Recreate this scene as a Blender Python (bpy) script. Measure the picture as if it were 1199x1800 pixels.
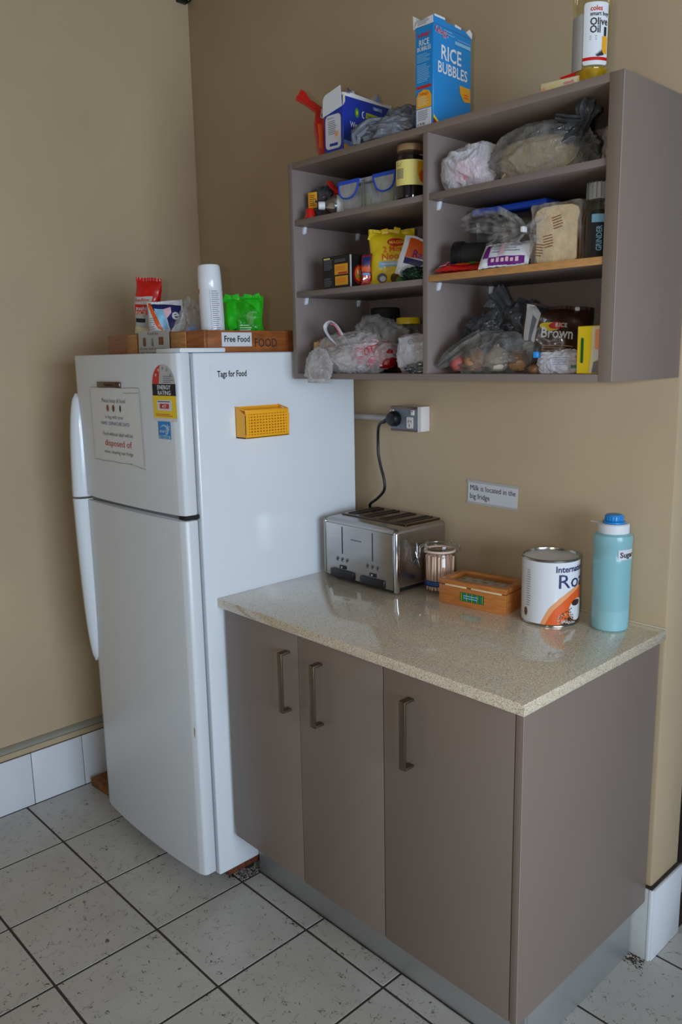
import bpy, bmesh, math, random
from mathutils import Vector, Matrix, noise
C = bpy.context.scene
for o in list(bpy.data.objects): bpy.data.objects.remove(o)
col = C.collection
R = math.radians
random.seed(7)

def lin(c):
    return tuple((x/12.92 if x <= .04045 else ((x+.055)/1.055)**2.4) for x in c)
def S(r, g, b): return lin((r/255, g/255, b/255)) + (1,)

# ------------------------------------------------------------------ camera
cam = bpy.data.cameras.new('camera'); camo = bpy.data.objects.new('camera', cam); col.objects.link(camo)
cam.sensor_fit = 'VERTICAL'; cam.sensor_height = 36; cam.lens = 1428.0*36/1800
fw = Vector((-0.7159126, 0.67234125, -0.18821897)); rt = Vector((0.68705229, 0.72636986, -0.0186005)); up = Vector((-0.1242107, 0.14263261, 0.98195094))
camo.matrix_world = Matrix(((rt.x, up.x, -fw.x, 2.72698904), (rt.y, up.y, -fw.y, -1.84333797), (rt.z, up.z, -fw.z, 1.56090055), (0, 0, 0, 1)))
cam.clip_start = .02
C.camera = camo
# ------------------------------------------------------------------ world, lights, exposure
w = bpy.data.worlds.new('world'); C.world = w; w.use_nodes = True
w.node_tree.nodes['Background'].inputs[0].default_value = (.62, .72, .9, 1)
w.node_tree.nodes['Background'].inputs[1].default_value = .12
def area(name, loc, rot, sx, sy, power, c):
    l = bpy.data.lights.new(name, 'AREA'); l.shape = 'RECTANGLE'; l.size = sx; l.size_y = sy; l.energy = power; l.color = c
    o = bpy.data.objects.new(name, l); o.location = loc; o.rotation_euler = rot; col.objects.link(o); return o
area('side_window_daylight', (5.35, -1.7, 1.45), (0, R(90), 0), 1.3, 2.2, 96, (.67, .82, 1.0))       # window in the right wall
area('window_daylight', (2.4, -4.55, 1.5), (R(90), 0, 0), 1.6, 1.2, 3, (.9, .95, 1.0))         # window in the wall behind the photographer
fl = bpy.data.lights.new('camera_flash', 'POINT'); fl.energy = 17; fl.shadow_soft_size = .025; fl.color = (1, .96, .90)
flo = bpy.data.objects.new('camera_flash', fl); flo.location = (2.66, -1.93, 1.585); col.objects.link(flo)
C.view_settings.view_transform = 'Standard'; C.view_settings.look = 'None'; C.view_settings.gamma = 1
C.view_settings.use_curve_mapping = False
C.view_settings.exposure = 0.38

# ------------------------------------------------------------------ materials
MT = {}
def mat(name, c, rough=.5, metal=0, spec=.5, bump=0, bs=60, var=0, vs=6, coat=0, stretch=None, trans=0, sss=0):
    m = bpy.data.materials.new(name); m.use_nodes = True; nt = m.node_tree; b = nt.nodes['Principled BSDF']
    if len(c) == 3: c = S(*c)
    b.inputs['Base Color'].default_value = c; b.inputs['Roughness'].default_value = rough; b.inputs['Metallic'].default_value = metal
    b.inputs['Specular IOR Level'].default_value = spec; b.inputs['Coat Weight'].default_value = coat
    if trans: b.inputs['Transmission Weight'].default_value = trans
    if bump or var:
        tc = nt.nodes.new('ShaderNodeTexCoord'); mp = nt.nodes.new('ShaderNodeMapping'); nt.links.new(tc.outputs['Object'], mp.inputs[0])
        if stretch: mp.inputs['Scale'].default_value = stretch
    if bump:
        n = nt.nodes.new('ShaderNodeTexNoise'); n.inputs['Scale'].default_value = bs; n.inputs['Detail'].default_value = 5
        nt.links.new(mp.outputs[0], n.inputs[0]); bp = nt.nodes.new('ShaderNodeBump'); bp.inputs['Strength'].default_value = min(1, bump); bp.inputs['Distance'].default_value = .004
        nt.links.new(n.outputs[0], bp.inputs['Height']); nt.links.new(bp.outputs[0], b.inputs['Normal'])
    if var:
        n = nt.nodes.new('ShaderNodeTexNoise'); n.inputs['Scale'].default_value = vs; n.inputs['Detail'].default_value = 6; nt.links.new(mp.outputs[0], n.inputs[0])
        r = nt.nodes.new('ShaderNodeMapRange'); r.inputs[1].default_value = .3; r.inputs[2].default_value = .7; nt.links.new(n.outputs[0], r.inputs[0])
        mx = nt.nodes.new('ShaderNodeMix'); mx.data_type = 'RGBA'; nt.links.new(r.outputs[0], mx.inputs[0])
        mx.inputs[6].default_value = tuple(x*(1-var) for x in c[:3]) + (1,); mx.inputs[7].default_value = tuple(min(1, x*(1+var)) for x in c[:3]) + (1,)
        nt.links.new(mx.outputs[2], b.inputs['Base Color'])
    MT[name] = m; return m
def film(name, c, cover=.3, rough=.18, bs=90, bump=.6, tint=None, edge=.5):
    m = bpy.data.materials.new(name); m.use_nodes = True; nt = m.node_tree; b = nt.nodes['Principled BSDF']; out = nt.nodes['Material Output']
    b.inputs['Base Color'].default_value = S(*c); b.inputs['Roughness'].default_value = rough; b.inputs['Specular IOR Level'].default_value = .8
    tr = nt.nodes.new('ShaderNodeBsdfTransparent'); tr.inputs[0].default_value = S(*tint) if tint else (1, 1, 1, 1)
    lw = nt.nodes.new('ShaderNodeLayerWeight'); lw.inputs[0].default_value = .45
    tc = nt.nodes.new('ShaderNodeTexCoord'); mp = nt.nodes.new('ShaderNodeMapping'); mp.inputs['Scale'].default_value = (1, 1, .45); mp.inputs['Rotation'].default_value = (.5, .4, .3)
    nt.links.new(tc.outputs['Object'], mp.inputs[0])
    n = nt.nodes.new('ShaderNodeTexNoise'); n.inputs['Scale'].default_value = bs*.5; n.inputs['Detail'].default_value = 4; nt.links.new(mp.outputs[0], n.inputs[0])
    v = nt.nodes.new('ShaderNodeTexNoise'); v.inputs['Scale'].default_value = bs; v.inputs['Detail'].default_value = 3; v.inputs['Distortion'].default_value = 1.5; nt.links.new(mp.outputs[0], v.inputs[0])
    bp = nt.nodes.new('ShaderNodeBump'); bp.inputs['Strength'].default_value = bump; bp.inputs['Distance'].default_value = .006
    nt.links.new(v.outputs[0], bp.inputs['Height']); nt.links.new(bp.outputs[0], b.inputs['Normal']); nt.links.new(bp.outputs[0], lw.inputs['Normal'])
    a = nt.nodes.new('ShaderNodeMath'); a.operation = 'MULTIPLY_ADD'; nt.links.new(lw.outputs['Facing'], a.inputs[0]); a.inputs[1].default_value = edge
    s = nt.nodes.new('ShaderNodeMath'); s.operation = 'MULTIPLY_ADD'; nt.links.new(n.outputs[0], s.inputs[0]); s.inputs[1].default_value = .9; s.inputs[2].default_value = cover-.45
    nt.links.new(s.outputs[0], a.inputs[2]); a.use_clamp = True
    mx = nt.nodes.new('ShaderNodeMixShader'); nt.links.new(a.outputs[0], mx.inputs[0]); nt.links.new(tr.outputs[0], mx.inputs[1]); nt.links.new(b.outputs[0], mx.inputs[2])
    nt.links.new(mx.outputs[0], out.inputs[0]); MT[name] = m; return m
def glass(name, tint, gloss=.08, rough=.03):
    m = bpy.data.materials.new(name); m.use_nodes = True; nt = m.node_tree; nt.nodes.remove(nt.nodes['Principled BSDF']); out = nt.nodes['Material Output']
    tr = nt.nodes.new('ShaderNodeBsdfTransparent'); tr.inputs[0].default_value = S(*tint)
    g = nt.nodes.new('ShaderNodeBsdfGlossy'); g.inputs['Roughness'].default_value = rough; g.inputs[0].default_value = (1, 1, 1, 1)
    lw = nt.nodes.new('ShaderNodeLayerWeight'); lw.inputs[0].default_value = .3
    a = nt.nodes.new('ShaderNodeMath'); a.operation = 'MULTIPLY_ADD'; a.inputs[1].default_value = .3; a.inputs[2].default_value = gloss; a.use_clamp = True
    nt.links.new(lw.outputs['Fresnel'], a.inputs[0]); mx = nt.nodes.new('ShaderNodeMixShader')
    nt.links.new(a.outputs[0], mx.inputs[0]); nt.links.new(tr.outputs[0], mx.inputs[1]); nt.links.new(g.outputs[0], mx.inputs[2]); nt.links.new(mx.outputs[0], out.inputs[0])
    MT[name] = m; return m

mat('wall_paint', (188, 165, 132), .55, bump=.25, bs=9, var=.07, vs=2.2)
mat('other_paint', (128, 128, 130), .7)
mat('ceiling_paint', (134, 122, 104), .8)
mat('grout', (62, 52, 44), .95, bump=.5, bs=200)
mat('tile_white', (222, 224, 228), .16, var=.02)
mat('tile_trim', (196, 197, 192), .25, var=.06, vs=30)
mat('dirt', (52, 40, 30), .95, bump=1, bs=120, var=.5, vs=50)
mat('taupe', (133, 117, 106), .42, var=.03, vs=3)
mat('taupe_in', (132, 118, 112), .5, var=.03, vs=3)
mat('edge_light', (165, 155, 148), .4)
mat('oak_edge', (196, 142, 84), .5, var=.15, vs=40, stretch=(1, 1, 6))
mat('kick_metal', (178, 178, 176), .42, .6, var=.06, vs=4)
mat('handle_metal', (122, 112, 96), .36, .9)
mat('fridge_white', (226, 231, 236), .16, bump=.03, bs=260)
mat('fridge_front', (222, 225, 228), .3, bump=.1, bs=400)
mat('gasket', (120, 122, 126), .6)
mat('dark_gap', (20, 20, 22), .7)
mat('black', (16, 16, 17), .4)
mat('black_matte', (24, 23, 23), .7)
mat('ink', (34, 34, 38), .7)
mat('ink_grey', (105, 105, 112), .7)
mat('ink_soft', (120, 122, 132), .7)
mat('ink_blue', (96, 108, 150), .7)
mat('ink_red', (196, 58, 48), .7)
mat('paper', (214, 214, 218), .6, bump=.15, bs=30)
mat('paper_grey', (186, 184, 180), .5, bump=.25, bs=40, var=.04)
mat('notice_paper', (224, 224, 224), .3, bump=.25, bs=40)
mat('white', (228, 228, 230), .4)
mat('white_gloss', (232, 234, 238), .2, coat=.3)
mat('steel', (176, 172, 168), .26, 1, var=.05, vs=120, stretch=(.05, .05, 1))
mat('steel_dark', (104, 88, 76), .22, 1)
mat('chrome', (220, 222, 226), .12, 1)
mat('tin_metal', (176, 174, 162), .22, 1)
mat('red', (205, 26, 18), .3, coat=.4)
mat('red_deep', (150, 18, 22), .35, coat=.3)
mat('orange', (232, 96, 28), .4)
mat('orange_soft', (238, 160, 106), .5)
mat('amber', (238, 166, 34), .5)
mat('yellow', (240, 206, 30), .35, coat=.2)
mat('yellow_pale', (232, 214, 122), .55)
mat('cream', (226, 212, 172), .6)
mat('basket_yellow', (250, 176, 30), .35)
mat('basket_hole', (168, 92, 8), .6)
mat('blue_box', (24, 52, 158), .4)
mat('blue_cereal', (28, 138, 208), .38)
mat('blue_pale', (140, 196, 226), .4)
mat('blue_sky', (120, 160, 222), .4)
mat('blue_star', (46, 134, 206), .45)
mat('blue_lid', (28, 78, 200), .35)
mat('navy', (30, 34, 96), .45)
mat('green', (40, 190, 30), .25, coat=.4)
mat('green_dark', (10, 96, 40), .35)
mat('green_lime', (176, 186, 40), .5)
mat('green_leaf', (80, 150, 56), .5)
mat('purple', (112, 34, 128), .4)
mat('pink', (230, 120, 140), .45)
mat('pink_soft', (232, 190, 200), .5)
mat('brown_dark', (62, 34, 26), .35, coat=.3)
mat('brown', (112, 74, 44), .5, var=.2, vs=60)
mat('tan', (196, 156, 116), .6, var=.12, vs=20)
mat('bread', (236, 212, 170), .8, var=.14, vs=60, bump=.4, bs=150)
mat('crust', (128, 76, 40), .7, var=.2, vs=30)
mat('garlic', (222, 206, 188), .5, var=.08, vs=30)
mat('onion', (196, 150, 110), .4, var=.2, vs=20)
mat('onion_pink', (190, 100, 96), .4, var=.2, vs=20)
mat('foil', (150, 150, 156), .2, .9, bump=1, bs=90)
mat('foil_green', (46, 70, 58), .22, .7, bump=1, bs=110)
mat('jam', (26, 10, 10), .12, coat=.5)
mat('honey', (96, 62, 24), .15, coat=.5)
mat('lid_gold', (186, 150, 110), .35, .5)
mat('stick', (240, 206, 184), .7)
mat('seal', (236, 206, 186), .4)
mat('tray_wood', (150, 84, 38), .45, var=.28, vs=18, stretch=(1, 1, 7), coat=.25)
mat('tray_wood_light', (176, 124, 70), .5, var=.3, vs=22, stretch=(1, 1, 6))
mat('tea_wood', (190, 116, 54), .35, var=.2, vs=22, stretch=(1, 1, 8), coat=.4)
mat('tea_wood_dark', (124, 66, 26), .4)
mat('old_wood', (128, 80, 34), .8, var=.4, vs=40, bump=.5)
mat('rust', (96, 48, 26), .9, var=.5, vs=90, bump=.6)
mat('chip', (196, 164, 120), .8)
mat('pin', (214, 218, 226), .4)
mat('sealant', (206, 194, 164), .5)
mat('plastic_grey', (120, 124, 128), .45)
mat('socket_grey', (112, 120, 128), .4)
mat('socket_white', (222, 214, 210), .4)
mat('conduit_grey', (186, 180, 178), .45)
mat('trim_grey', (150, 146, 132), .5)
mat('cap_blue', (30, 140, 214), .35)
mat('sugar', (236, 246, 244), .8)
mat('oil', (176, 140, 18), .1, coat=1, var=.35, vs=60)
mat('pepper', (46, 36, 30), .8, var=.6, vs=300)
mat('door_brown', (58, 40, 30), .5)
film('film_clear', (226, 222, 220), .10, rough=.08, bump=.9, edge=.38)
film('film_cloudy', (215, 208, 206), .36, rough=.16)
film('film_neck', (228, 224, 222), .02, rough=.08, bump=1, edge=.22)
film('film_white', (230, 226, 232), .62, rough=.3, bump=.6)
film('film_grey', (166, 164, 160), .26, rough=.14, tint=(226, 224, 218))
film('film_greymat', (118, 120, 128), .97, rough=.4, bump=.35)
film('film_dark', (84, 86, 90), .55, rough=.14, tint=(150, 152, 156))
film('film_bread', (226, 216, 200), .08, rough=.1)
film('film_tub', (196, 198, 200), .42, rough=.2, bump=.1)
mat('film_teal', (150, 208, 216), .3, coat=.3).node_tree.nodes['Principled BSDF'].inputs['Alpha'].default_value = .72
film('film_green', (60, 205, 40), .42, rough=.12, tint=(120, 255, 90))
glass('glass_clear', (250, 252, 250), .035); glass('glass_oil', (250, 247, 222), .04); glass('plastic_tub', (222, 228, 230), .12, .12)
glass('plastic_teal', (142, 196, 206), .1, .25)

def stone():
    m = mat('stone', (200, 190, 158), .1, coat=.5); nt = m.node_tree; b = nt.nodes['Principled BSDF']
    tc = nt.nodes.new('ShaderNodeTexCoord'); prev = None
    base = nt.nodes.new('ShaderNodeTexNoise'); base.inputs['Scale'].default_value = 420; nt.links.new(tc.outputs['Object'], base.inputs[0])
    mx = nt.nodes.new('ShaderNodeMix'); mx.data_type = 'RGBA'; mx.inputs[6].default_value = S(218, 198, 166); mx.inputs[7].default_value = S(232, 218, 196); nt.links.new(base.outputs[0], mx.inputs[0]); prev = mx.outputs[2]
    for sc, th, c in ((760, .08, S(120, 98, 66)), (640, .09, S(238, 234, 220)), (1100, .10, S(140, 112, 74))):
        v = nt.nodes.new('ShaderNodeTexVoronoi'); v.inputs['Scale'].default_value = sc; nt.links.new(tc.outputs['Object'], v.inputs[0])
        sp = nt.nodes.new('ShaderNodeSeparateColor'); nt.links.new(v.outputs['Color'], sp.inputs[0])
        lt = nt.nodes.new('ShaderNodeMath'); lt.operation = 'LESS_THAN'; lt.inputs[1].default_value = th; nt.links.new(sp.outputs[0], lt.inputs[0])
        m2 = nt.nodes.new('ShaderNodeMix'); m2.data_type = 'RGBA'; nt.links.new(lt.outputs[0], m2.inputs[0]); nt.links.new(prev, m2.inputs[6]); m2.inputs[7].default_value = c; prev = m2.outputs[2]
    nt.links.new(prev, b.inputs['Base Color'])
stone()
def floor_tile():
    m = mat('floor_tile', (196, 198, 192), .3); nt = m.node_tree; b = nt.nodes['Principled BSDF']
    g = nt.nodes.new('ShaderNodeNewGeometry')
    big = nt.nodes.new('ShaderNodeTexNoise'); big.inputs['Scale'].default_value = 5; nt.links.new(g.outputs['Position'], big.inputs[0])
    bc = nt.nodes.new('ShaderNodeMix'); bc.data_type = 'RGBA'; bc.inputs[6].default_value = S(172, 166, 156); bc.inputs[7].default_value = S(198, 194, 188); nt.links.new(big.outputs[0], bc.inputs[0])
    n = nt.nodes.new('ShaderNodeTexNoise'); n.inputs['Scale'].default_value = 36; n.inputs['Detail'].default_value = 2; n.inputs['Distortion'].default_value = 1.0; nt.links.new(g.outputs['Position'], n.inputs[0])
    a = nt.nodes.new('ShaderNodeMath'); a.operation = 'SUBTRACT'; a.inputs[1].default_value = .5; nt.links.new(n.outputs[0], a.inputs[0])
    ab = nt.nodes.new('ShaderNodeMath'); ab.operation = 'ABSOLUTE'; nt.links.new(a.outputs[0], ab.inputs[0])
    l1 = nt.nodes.new('ShaderNodeMath'); l1.operation = 'LESS_THAN'; l1.inputs[1].default_value = .0095; nt.links.new(ab.outputs[0], l1.inputs[0])
    k = nt.nodes.new('ShaderNodeTexNoise'); k.inputs['Scale'].default_value = 38; k.inputs['Detail'].default_value = 2; nt.links.new(g.outputs['Position'], k.inputs[0])
    l2 = nt.nodes.new('ShaderNodeMath'); l2.operation = 'GREATER_THAN'; l2.inputs[1].default_value = .53; nt.links.new(k.outputs[0], l2.inputs[0])
    an = nt.nodes.new('ShaderNodeMath'); an.operation = 'MULTIPLY'; nt.links.new(l1.outputs[0], an.inputs[0]); nt.links.new(l2.outputs[0], an.inputs[1])
    m2 = nt.nodes.new('ShaderNodeMix'); m2.data_type = 'RGBA'; nt.links.new(an.outputs[0], m2.inputs[0]); nt.links.new(bc.outputs[2], m2.inputs[6]); m2.inputs[7].default_value = S(88, 80, 70)
    nt.links.new(m2.outputs[2], b.inputs['Base Color'])
    bp = nt.nodes.new('ShaderNodeBump'); bp.inputs['Strength'].default_value = .35; bp.inputs['Distance'].default_value = .002; bp.invert = True
    nt.links.new(an.outputs[0], bp.inputs['Height']); nt.links.new(bp.outputs[0], b.inputs['Normal'])
floor_tile()

# ------------------------------------------------------------------ mesh builder
_txt = {}
def text_mesh(s, bold):
    k = (s, bold)
    if k not in _txt:
        c = bpy.data.curves.new('t', 'FONT'); c.body = s; c.size = 1; c.resolution_u = 2; c.offset = .018 if bold else 0
        o = bpy.data.objects.new('t', c); col.objects.link(o)
        dg = bpy.context.evaluated_depsgraph_get(); me = bpy.data.meshes.new_from_object(o.evaluated_get(dg))
        _txt[k] = ([tuple(v.co) for v in me.vertices], [tuple(p.vertices) for p in me.polygons])
        bpy.data.objects.remove(o); bpy.data.curves.remove(c); bpy.data.meshes.remove(me)
    return _txt[k]
class B:
    def __init__(s): s.v = []; s.f = []; s.m = []; s.names = []; s.M = None
    def add(s, vs, fs, m):
        if m not in s.names: s.names.append(m)
        k = s.names.index(m); n = len(s.v)
        s.v += [tuple(s.M @ Vector(p)) if s.M else tuple(p) for p in vs]
        for f in fs: s.f.append(tuple(i+n for i in f)); s.m.append(k)
        return s
    def box(s, x0, x1, y0, y1, z0, z1, m, bv=0, seg=2):
        if bv <= 0:
            vs = [(x, y, z) for z in (z0, z1) for y in (y0, y1) for x in (x0, x1)]
            return s.add(vs, [(0, 2, 3, 1), (4, 5, 7, 6), (0, 1, 5, 4), (2, 6, 7, 3), (0, 4, 6, 2), (1, 3, 7, 5)], m)
        bm = bmesh.new(); bmesh.ops.create_cube(bm, size=1)
        for v in bm.verts: v.co = Vector(((x0+x1)/2+v.co.x*(x1-x0), (y0+y1)/2+v.co.y*(y1-y0), (z0+z1)/2+v.co.z*(z1-z0)))
        bmesh.ops.bevel(bm, geom=bm.edges[:], offset=bv, segments=seg, profile=.5, affect='EDGES')
        return s.bm(bm, m)
    def bm(s, bm, m):
        bm.verts.index_update(); s.add([v.co[:] for v in bm.verts], [tuple(v.index for v in f.verts) for f in bm.faces], m); bm.free(); return s
    def lathe(s, pr, m, n=32, c=(0, 0, 0), axis=None, cap=True):
        Mx = Matrix.Translation(c)
        if axis is not None: Mx = Mx @ Vector((0, 0, 1)).rotation_difference(Vector(axis)).to_matrix().to_4x4()
        vs = []; fs = []
        for r, z in pr:
            for i in range(n):
                a = 2*math.pi*i/n; vs.append(Mx @ Vector((r*math.cos(a), r*math.sin(a), z)))
        for k in range(len(pr)-1):
            for i in range(n):
                j = (i+1) % n; fs.append((k*n+i, k*n+j, (k+1)*n+j, (k+1)*n+i))
        if cap: fs.append(tuple(range(n-1, -1, -1))); fs.append(tuple(range((len(pr)-1)*n, len(pr)*n)))
        return s.add(vs, fs, m)
    def tube(s, pts, r, m, n=8, closed=False, flat=1):
        pts = [Vector(p) for p in pts]; rs = r if isinstance(r, (list, tuple)) else [r]*len(pts); vs = []; fs = []; L = len(pts); prev = None
        for i, p in enumerate(pts):
            t = (pts[(i+1) % L if closed else min(i+1, L-1)]-pts[(i-1) % L if closed else max(i-1, 0)]).normalized()
            u = (prev - t*prev.dot(t)).normalized() if prev is not None else (t.cross(Vector((0, 0, 1))) if abs(t.z) < .9 else t.cross(Vector((0, 1, 0)))).normalized()
            prev = u; w2 = t.cross(u)
            for k in range(n):
                a = 2*math.pi*k/n; vs.append(p+(u*math.cos(a)+w2*math.sin(a)*flat)*rs[i])
        for i in range(L if closed else L-1):
            j = (i+1) % L
            for k in range(n): q = (k+1) % n; fs.append((i*n+k, i*n+q, j*n+q, j*n+k))
        if not closed: fs.append(tuple(range(n-1, -1, -1))); fs.append(tuple(range((L-1)*n, L*n)))
        return s.add(vs, fs, m)
    def prism(s, poly, d0, d1, m, plane='xy', bv=0):
        def P(a, b, d): return {'xy': (a, b, d), 'xz': (a, d, b), 'yz': (d, a, b)}[plane]
        n = len(poly); vs = [P(a, b, d0) for a, b in poly]+[P(a, b, d1) for a, b in poly]
        fs = [tuple(range(n-1, -1, -1)), tuple(range(n, 2*n))]+[(i, (i+1) % n, (i+1) % n+n, i+n) for i in range(n)]
        if bv:
            bm = bmesh.new(); q = [bm.verts.new(p) for p in vs]; [bm.faces.new([q[i] for i in f]) for f in fs]
            bmesh.ops.recalc_face_normals(bm, faces=bm.faces); bmesh.ops.bevel(bm, geom=bm.edges[:], offset=bv, segments=2, profile=.5, affect='EDGES'); return s.bm(bm, m)
        return s.add(vs, fs, m)
    def poly(s, pts, xf, m, off=.0006, ml=0):
        bm = bmesh.new(); f = bm.faces.new([bm.verts.new((a, b, 0)) for a, b in pts])
        if ml:
            bmesh.ops.triangulate(bm, faces=bm.faces[:])
            for _ in range(7):
                e = [x for x in bm.edges if x.calc_length() > ml]
                if not e: break
                bmesh.ops.subdivide_edges(bm, edges=e, cuts=1); bmesh.ops.triangulate(bm, faces=[f for f in bm.faces if len(f.verts) > 3])
        for v in bm.verts: v.co = Vector(xf(v.co.x, v.co.y, off))
        return s.bm(bm, m)
    def rect(s, x0, x1, z0, z1, xf, m, off=.0006, r=0, ml=0):
        if r:
            p = []
            for cx, cz, a0 in ((x1-r, z0+r, -90), (x1-r, z1-r, 0), (x0+r, z1-r, 90), (x0+r, z0+r, 180)):
                p += [(cx+r*math.cos(R(a0+t)), cz+r*math.sin(R(a0+t))) for t in (0, 30, 60, 90)]
        else: p = [(x0, z0), (x1, z0), (x1, z1), (x0, z1)]
        return s.poly(p, xf, m, off, ml)
    def disc(s, cx, cz, rx, rz, xf, m, off=.0006, ml=0, n=20):
        return s.poly([(cx+rx*math.cos(2*math.pi*i/n), cz+rz*math.sin(2*math.pi*i/n)) for i in range(n)], xf, m, off, ml)
    def text(s, t, size, x, z, xf, m, off=.001, bold=False, sx=1, align='l', rot=0, fit=None):
        vs, fs = text_mesh(t, bold)
        if not vs: return s
        wd = max(v[0] for v in vs)
        if fit: sx = fit/(wd*size)
        dx = {'l': 0, 'c': -wd/2, 'r': -wd}[align]; ca, sa = math.cos(R(rot)), math.sin(R(rot)); out = []
        for a, b, _ in vs:
            a = (a+dx)*size*sx; b = b*size; out.append(xf(x+a*ca-b*sa, z+a*sa+b*ca, off))
        return s.add(out, fs, m)
    def lines(s, x0, x1, z0, z1, n, xf, m, off=.001, ml=0, th=.4):
        rr = random.Random(int(abs(x0*1e4)+n))
        for i in range(n):
            z = z1-(z1-z0)*(i+.5)/n; h = (z1-z0)/n*th/2; e = x1-(x1-x0)*rr.random()*.3
            s.rect(x0, e, z-h, z+h, xf, m, off, ml=ml)
        return s
    def obj(s, name, parent=None, smooth=38, loc=None, rot=None):
        me = bpy.data.meshes.new(name); me.from_pydata(s.v, [], s.f)
        for n in s.names: me.materials.append(MT[n])
        me.polygons.foreach_set('material_index', s.m)
        if smooth:
            me.polygons.foreach_set('use_smooth', [True]*len(me.polygons)); me.update(); me.set_sharp_from_angle(angle=R(smooth))
        me.validate(); me.update(); o = bpy.data.objects.new(name, me); col.objects.link(o)
        if parent: o.parent = parent
        if loc: o.location = loc
        if rot: o.rotation_euler = rot
        return o
def tag(o, label, cat, group=None, kind=None):
    o['label'] = label; o['category'] = cat
    if group: o['group'] = group
    if kind: o['kind'] = kind
    return o
def thing(name, label, cat, loc=(0, 0, 0), rz=0, group=None, rot=None):
    o = bpy.data.objects.new(name, None); o.empty_display_size = .05; col.objects.link(o); o.location = loc; o.rotation_euler = rot if rot else (0, 0, R(rz))
    return tag(o, label, cat, group)
def struct(o): o['kind'] = 'structure'; return o
def clone(o, loc, parent=None, name=None):
    c = o.copy(); col.objects.link(c); c.location = loc
    if parent: c.parent = parent
    return c
FR = lambda y0, ox=0, oz=0: (lambda a, b, d: (a+ox, y0-d, b+oz))     # face looking toward -y
RT = lambda x0, oy=0, oz=0: (lambda a, b, d: (x0+d, a+oy, b+oz))     # face looking toward +x
TP = lambda z0: (lambda a, b, d: (a, b, z0+d))
def CY(r, a0, oz=0):                                                    # label wrapped round a cylinder, centred on angle a0
    return lambda a, b, d: ((r+d)*math.cos(R(a0)+a/r), (r+d)*math.sin(R(a0)+a/r), b+oz)

def crumple(b, m, sx, sy, sz, seed=0, amp=.14, freq=2.2, c=(0, 0, 0), sub=5, flat=-.75, pw=.8, stretch=(1, 1, 1), boxy=0):
    """a crumpled bag: soft sack with folds radiating from creases, flattened where it rests"""
    bm = bmesh.new(); bmesh.ops.create_icosphere(bm, subdivisions=sub, radius=1); off = Vector((seed*3.7, seed*1.3, seed*2.1)); N_ = noise.noise
    for v in bm.verts:
        p = v.co.copy(); q = Vector((p.x*stretch[0], p.y*stretch[1], p.z*stretch[2]))
        if boxy:
            mxx = max(abs(p.x), abs(p.y), abs(p.z)); p = p.lerp(p/mxx*.85, boxy)
        w_ = Vector((N_(q*1.1+off), N_(q*1.1+off+Vector((7, 0, 0))), N_(q*1.1+off+Vector((0, 9, 0)))))
        q2 = q+w_*.9
        r1 = 1-min(1, 2.6*abs(N_(q2*freq*.9+off))); r2 = 1-min(1, 2.6*abs(N_(q2*freq*2.1+off*2))); r3 = 1-min(1, 2.4*abs(N_(q2*freq*4.4+off)))
        h = 1+amp*.75*(r1-.5)+amp*.34*(r2-.5)+amp*.14*(r3-.5)+amp*.9*N_(q*1.2+off)
        p *= h; p.z = max(p.z, flat+.02*N_(q*6)); v.co = Vector((c[0]+p.x*sx, c[1]+p.y*sy, c[2]+(p.z-flat)*sz))
    return b.bm(bm, m)
def gather(b, m, pts, rs, folds=7, amp=.35, seed=0, n=56, flat=1):
    """pleated neck or tail of a bag running along pts"""
    pts = [Vector(p) for p in pts]; vs = []; fs = []; L = len(pts)
    sub = []
    for i in range(L-1):
        for k in range(6):
            t = k/6; sub.append((pts[i].lerp(pts[i+1], t), rs[i]*(1-t)+rs[i+1]*t))
    sub.append((pts[-1], rs[-1])); prev = None
    for i, (p, r) in enumerate(sub):
        t = (sub[min(i+1, len(sub)-1)][0]-sub[max(i-1, 0)][0]).normalized()
        u = (prev-t*prev.dot(t)).normalized() if prev is not None else (t.cross(Vector((0, 0, 1))) if abs(t.z) < .9 else t.cross(Vector((0, 1, 0)))).normalized()
        prev = u; w2 = t.cross(u)
        for k in range(n):
            a = 2*math.pi*k/n; q = r*(1+amp*math.sin(a*folds+seed+i*.08)+amp*.7*math.sin(a*(folds*2+1)+seed*2)*.5+.18*noise.noise(Vector((math.cos(a)*2, math.sin(a)*2+seed, i*.25))))
            vs.append(p+(u*math.cos(a)+w2*math.sin(a)*flat)*q)
    for i in range(len(sub)-1):
        for k in range(n): j = (k+1) % n; fs.append((i*n+k, i*n+j, (i+1)*n+j, (i+1)*n+k))
    return b.add(vs, fs, m)
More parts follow.
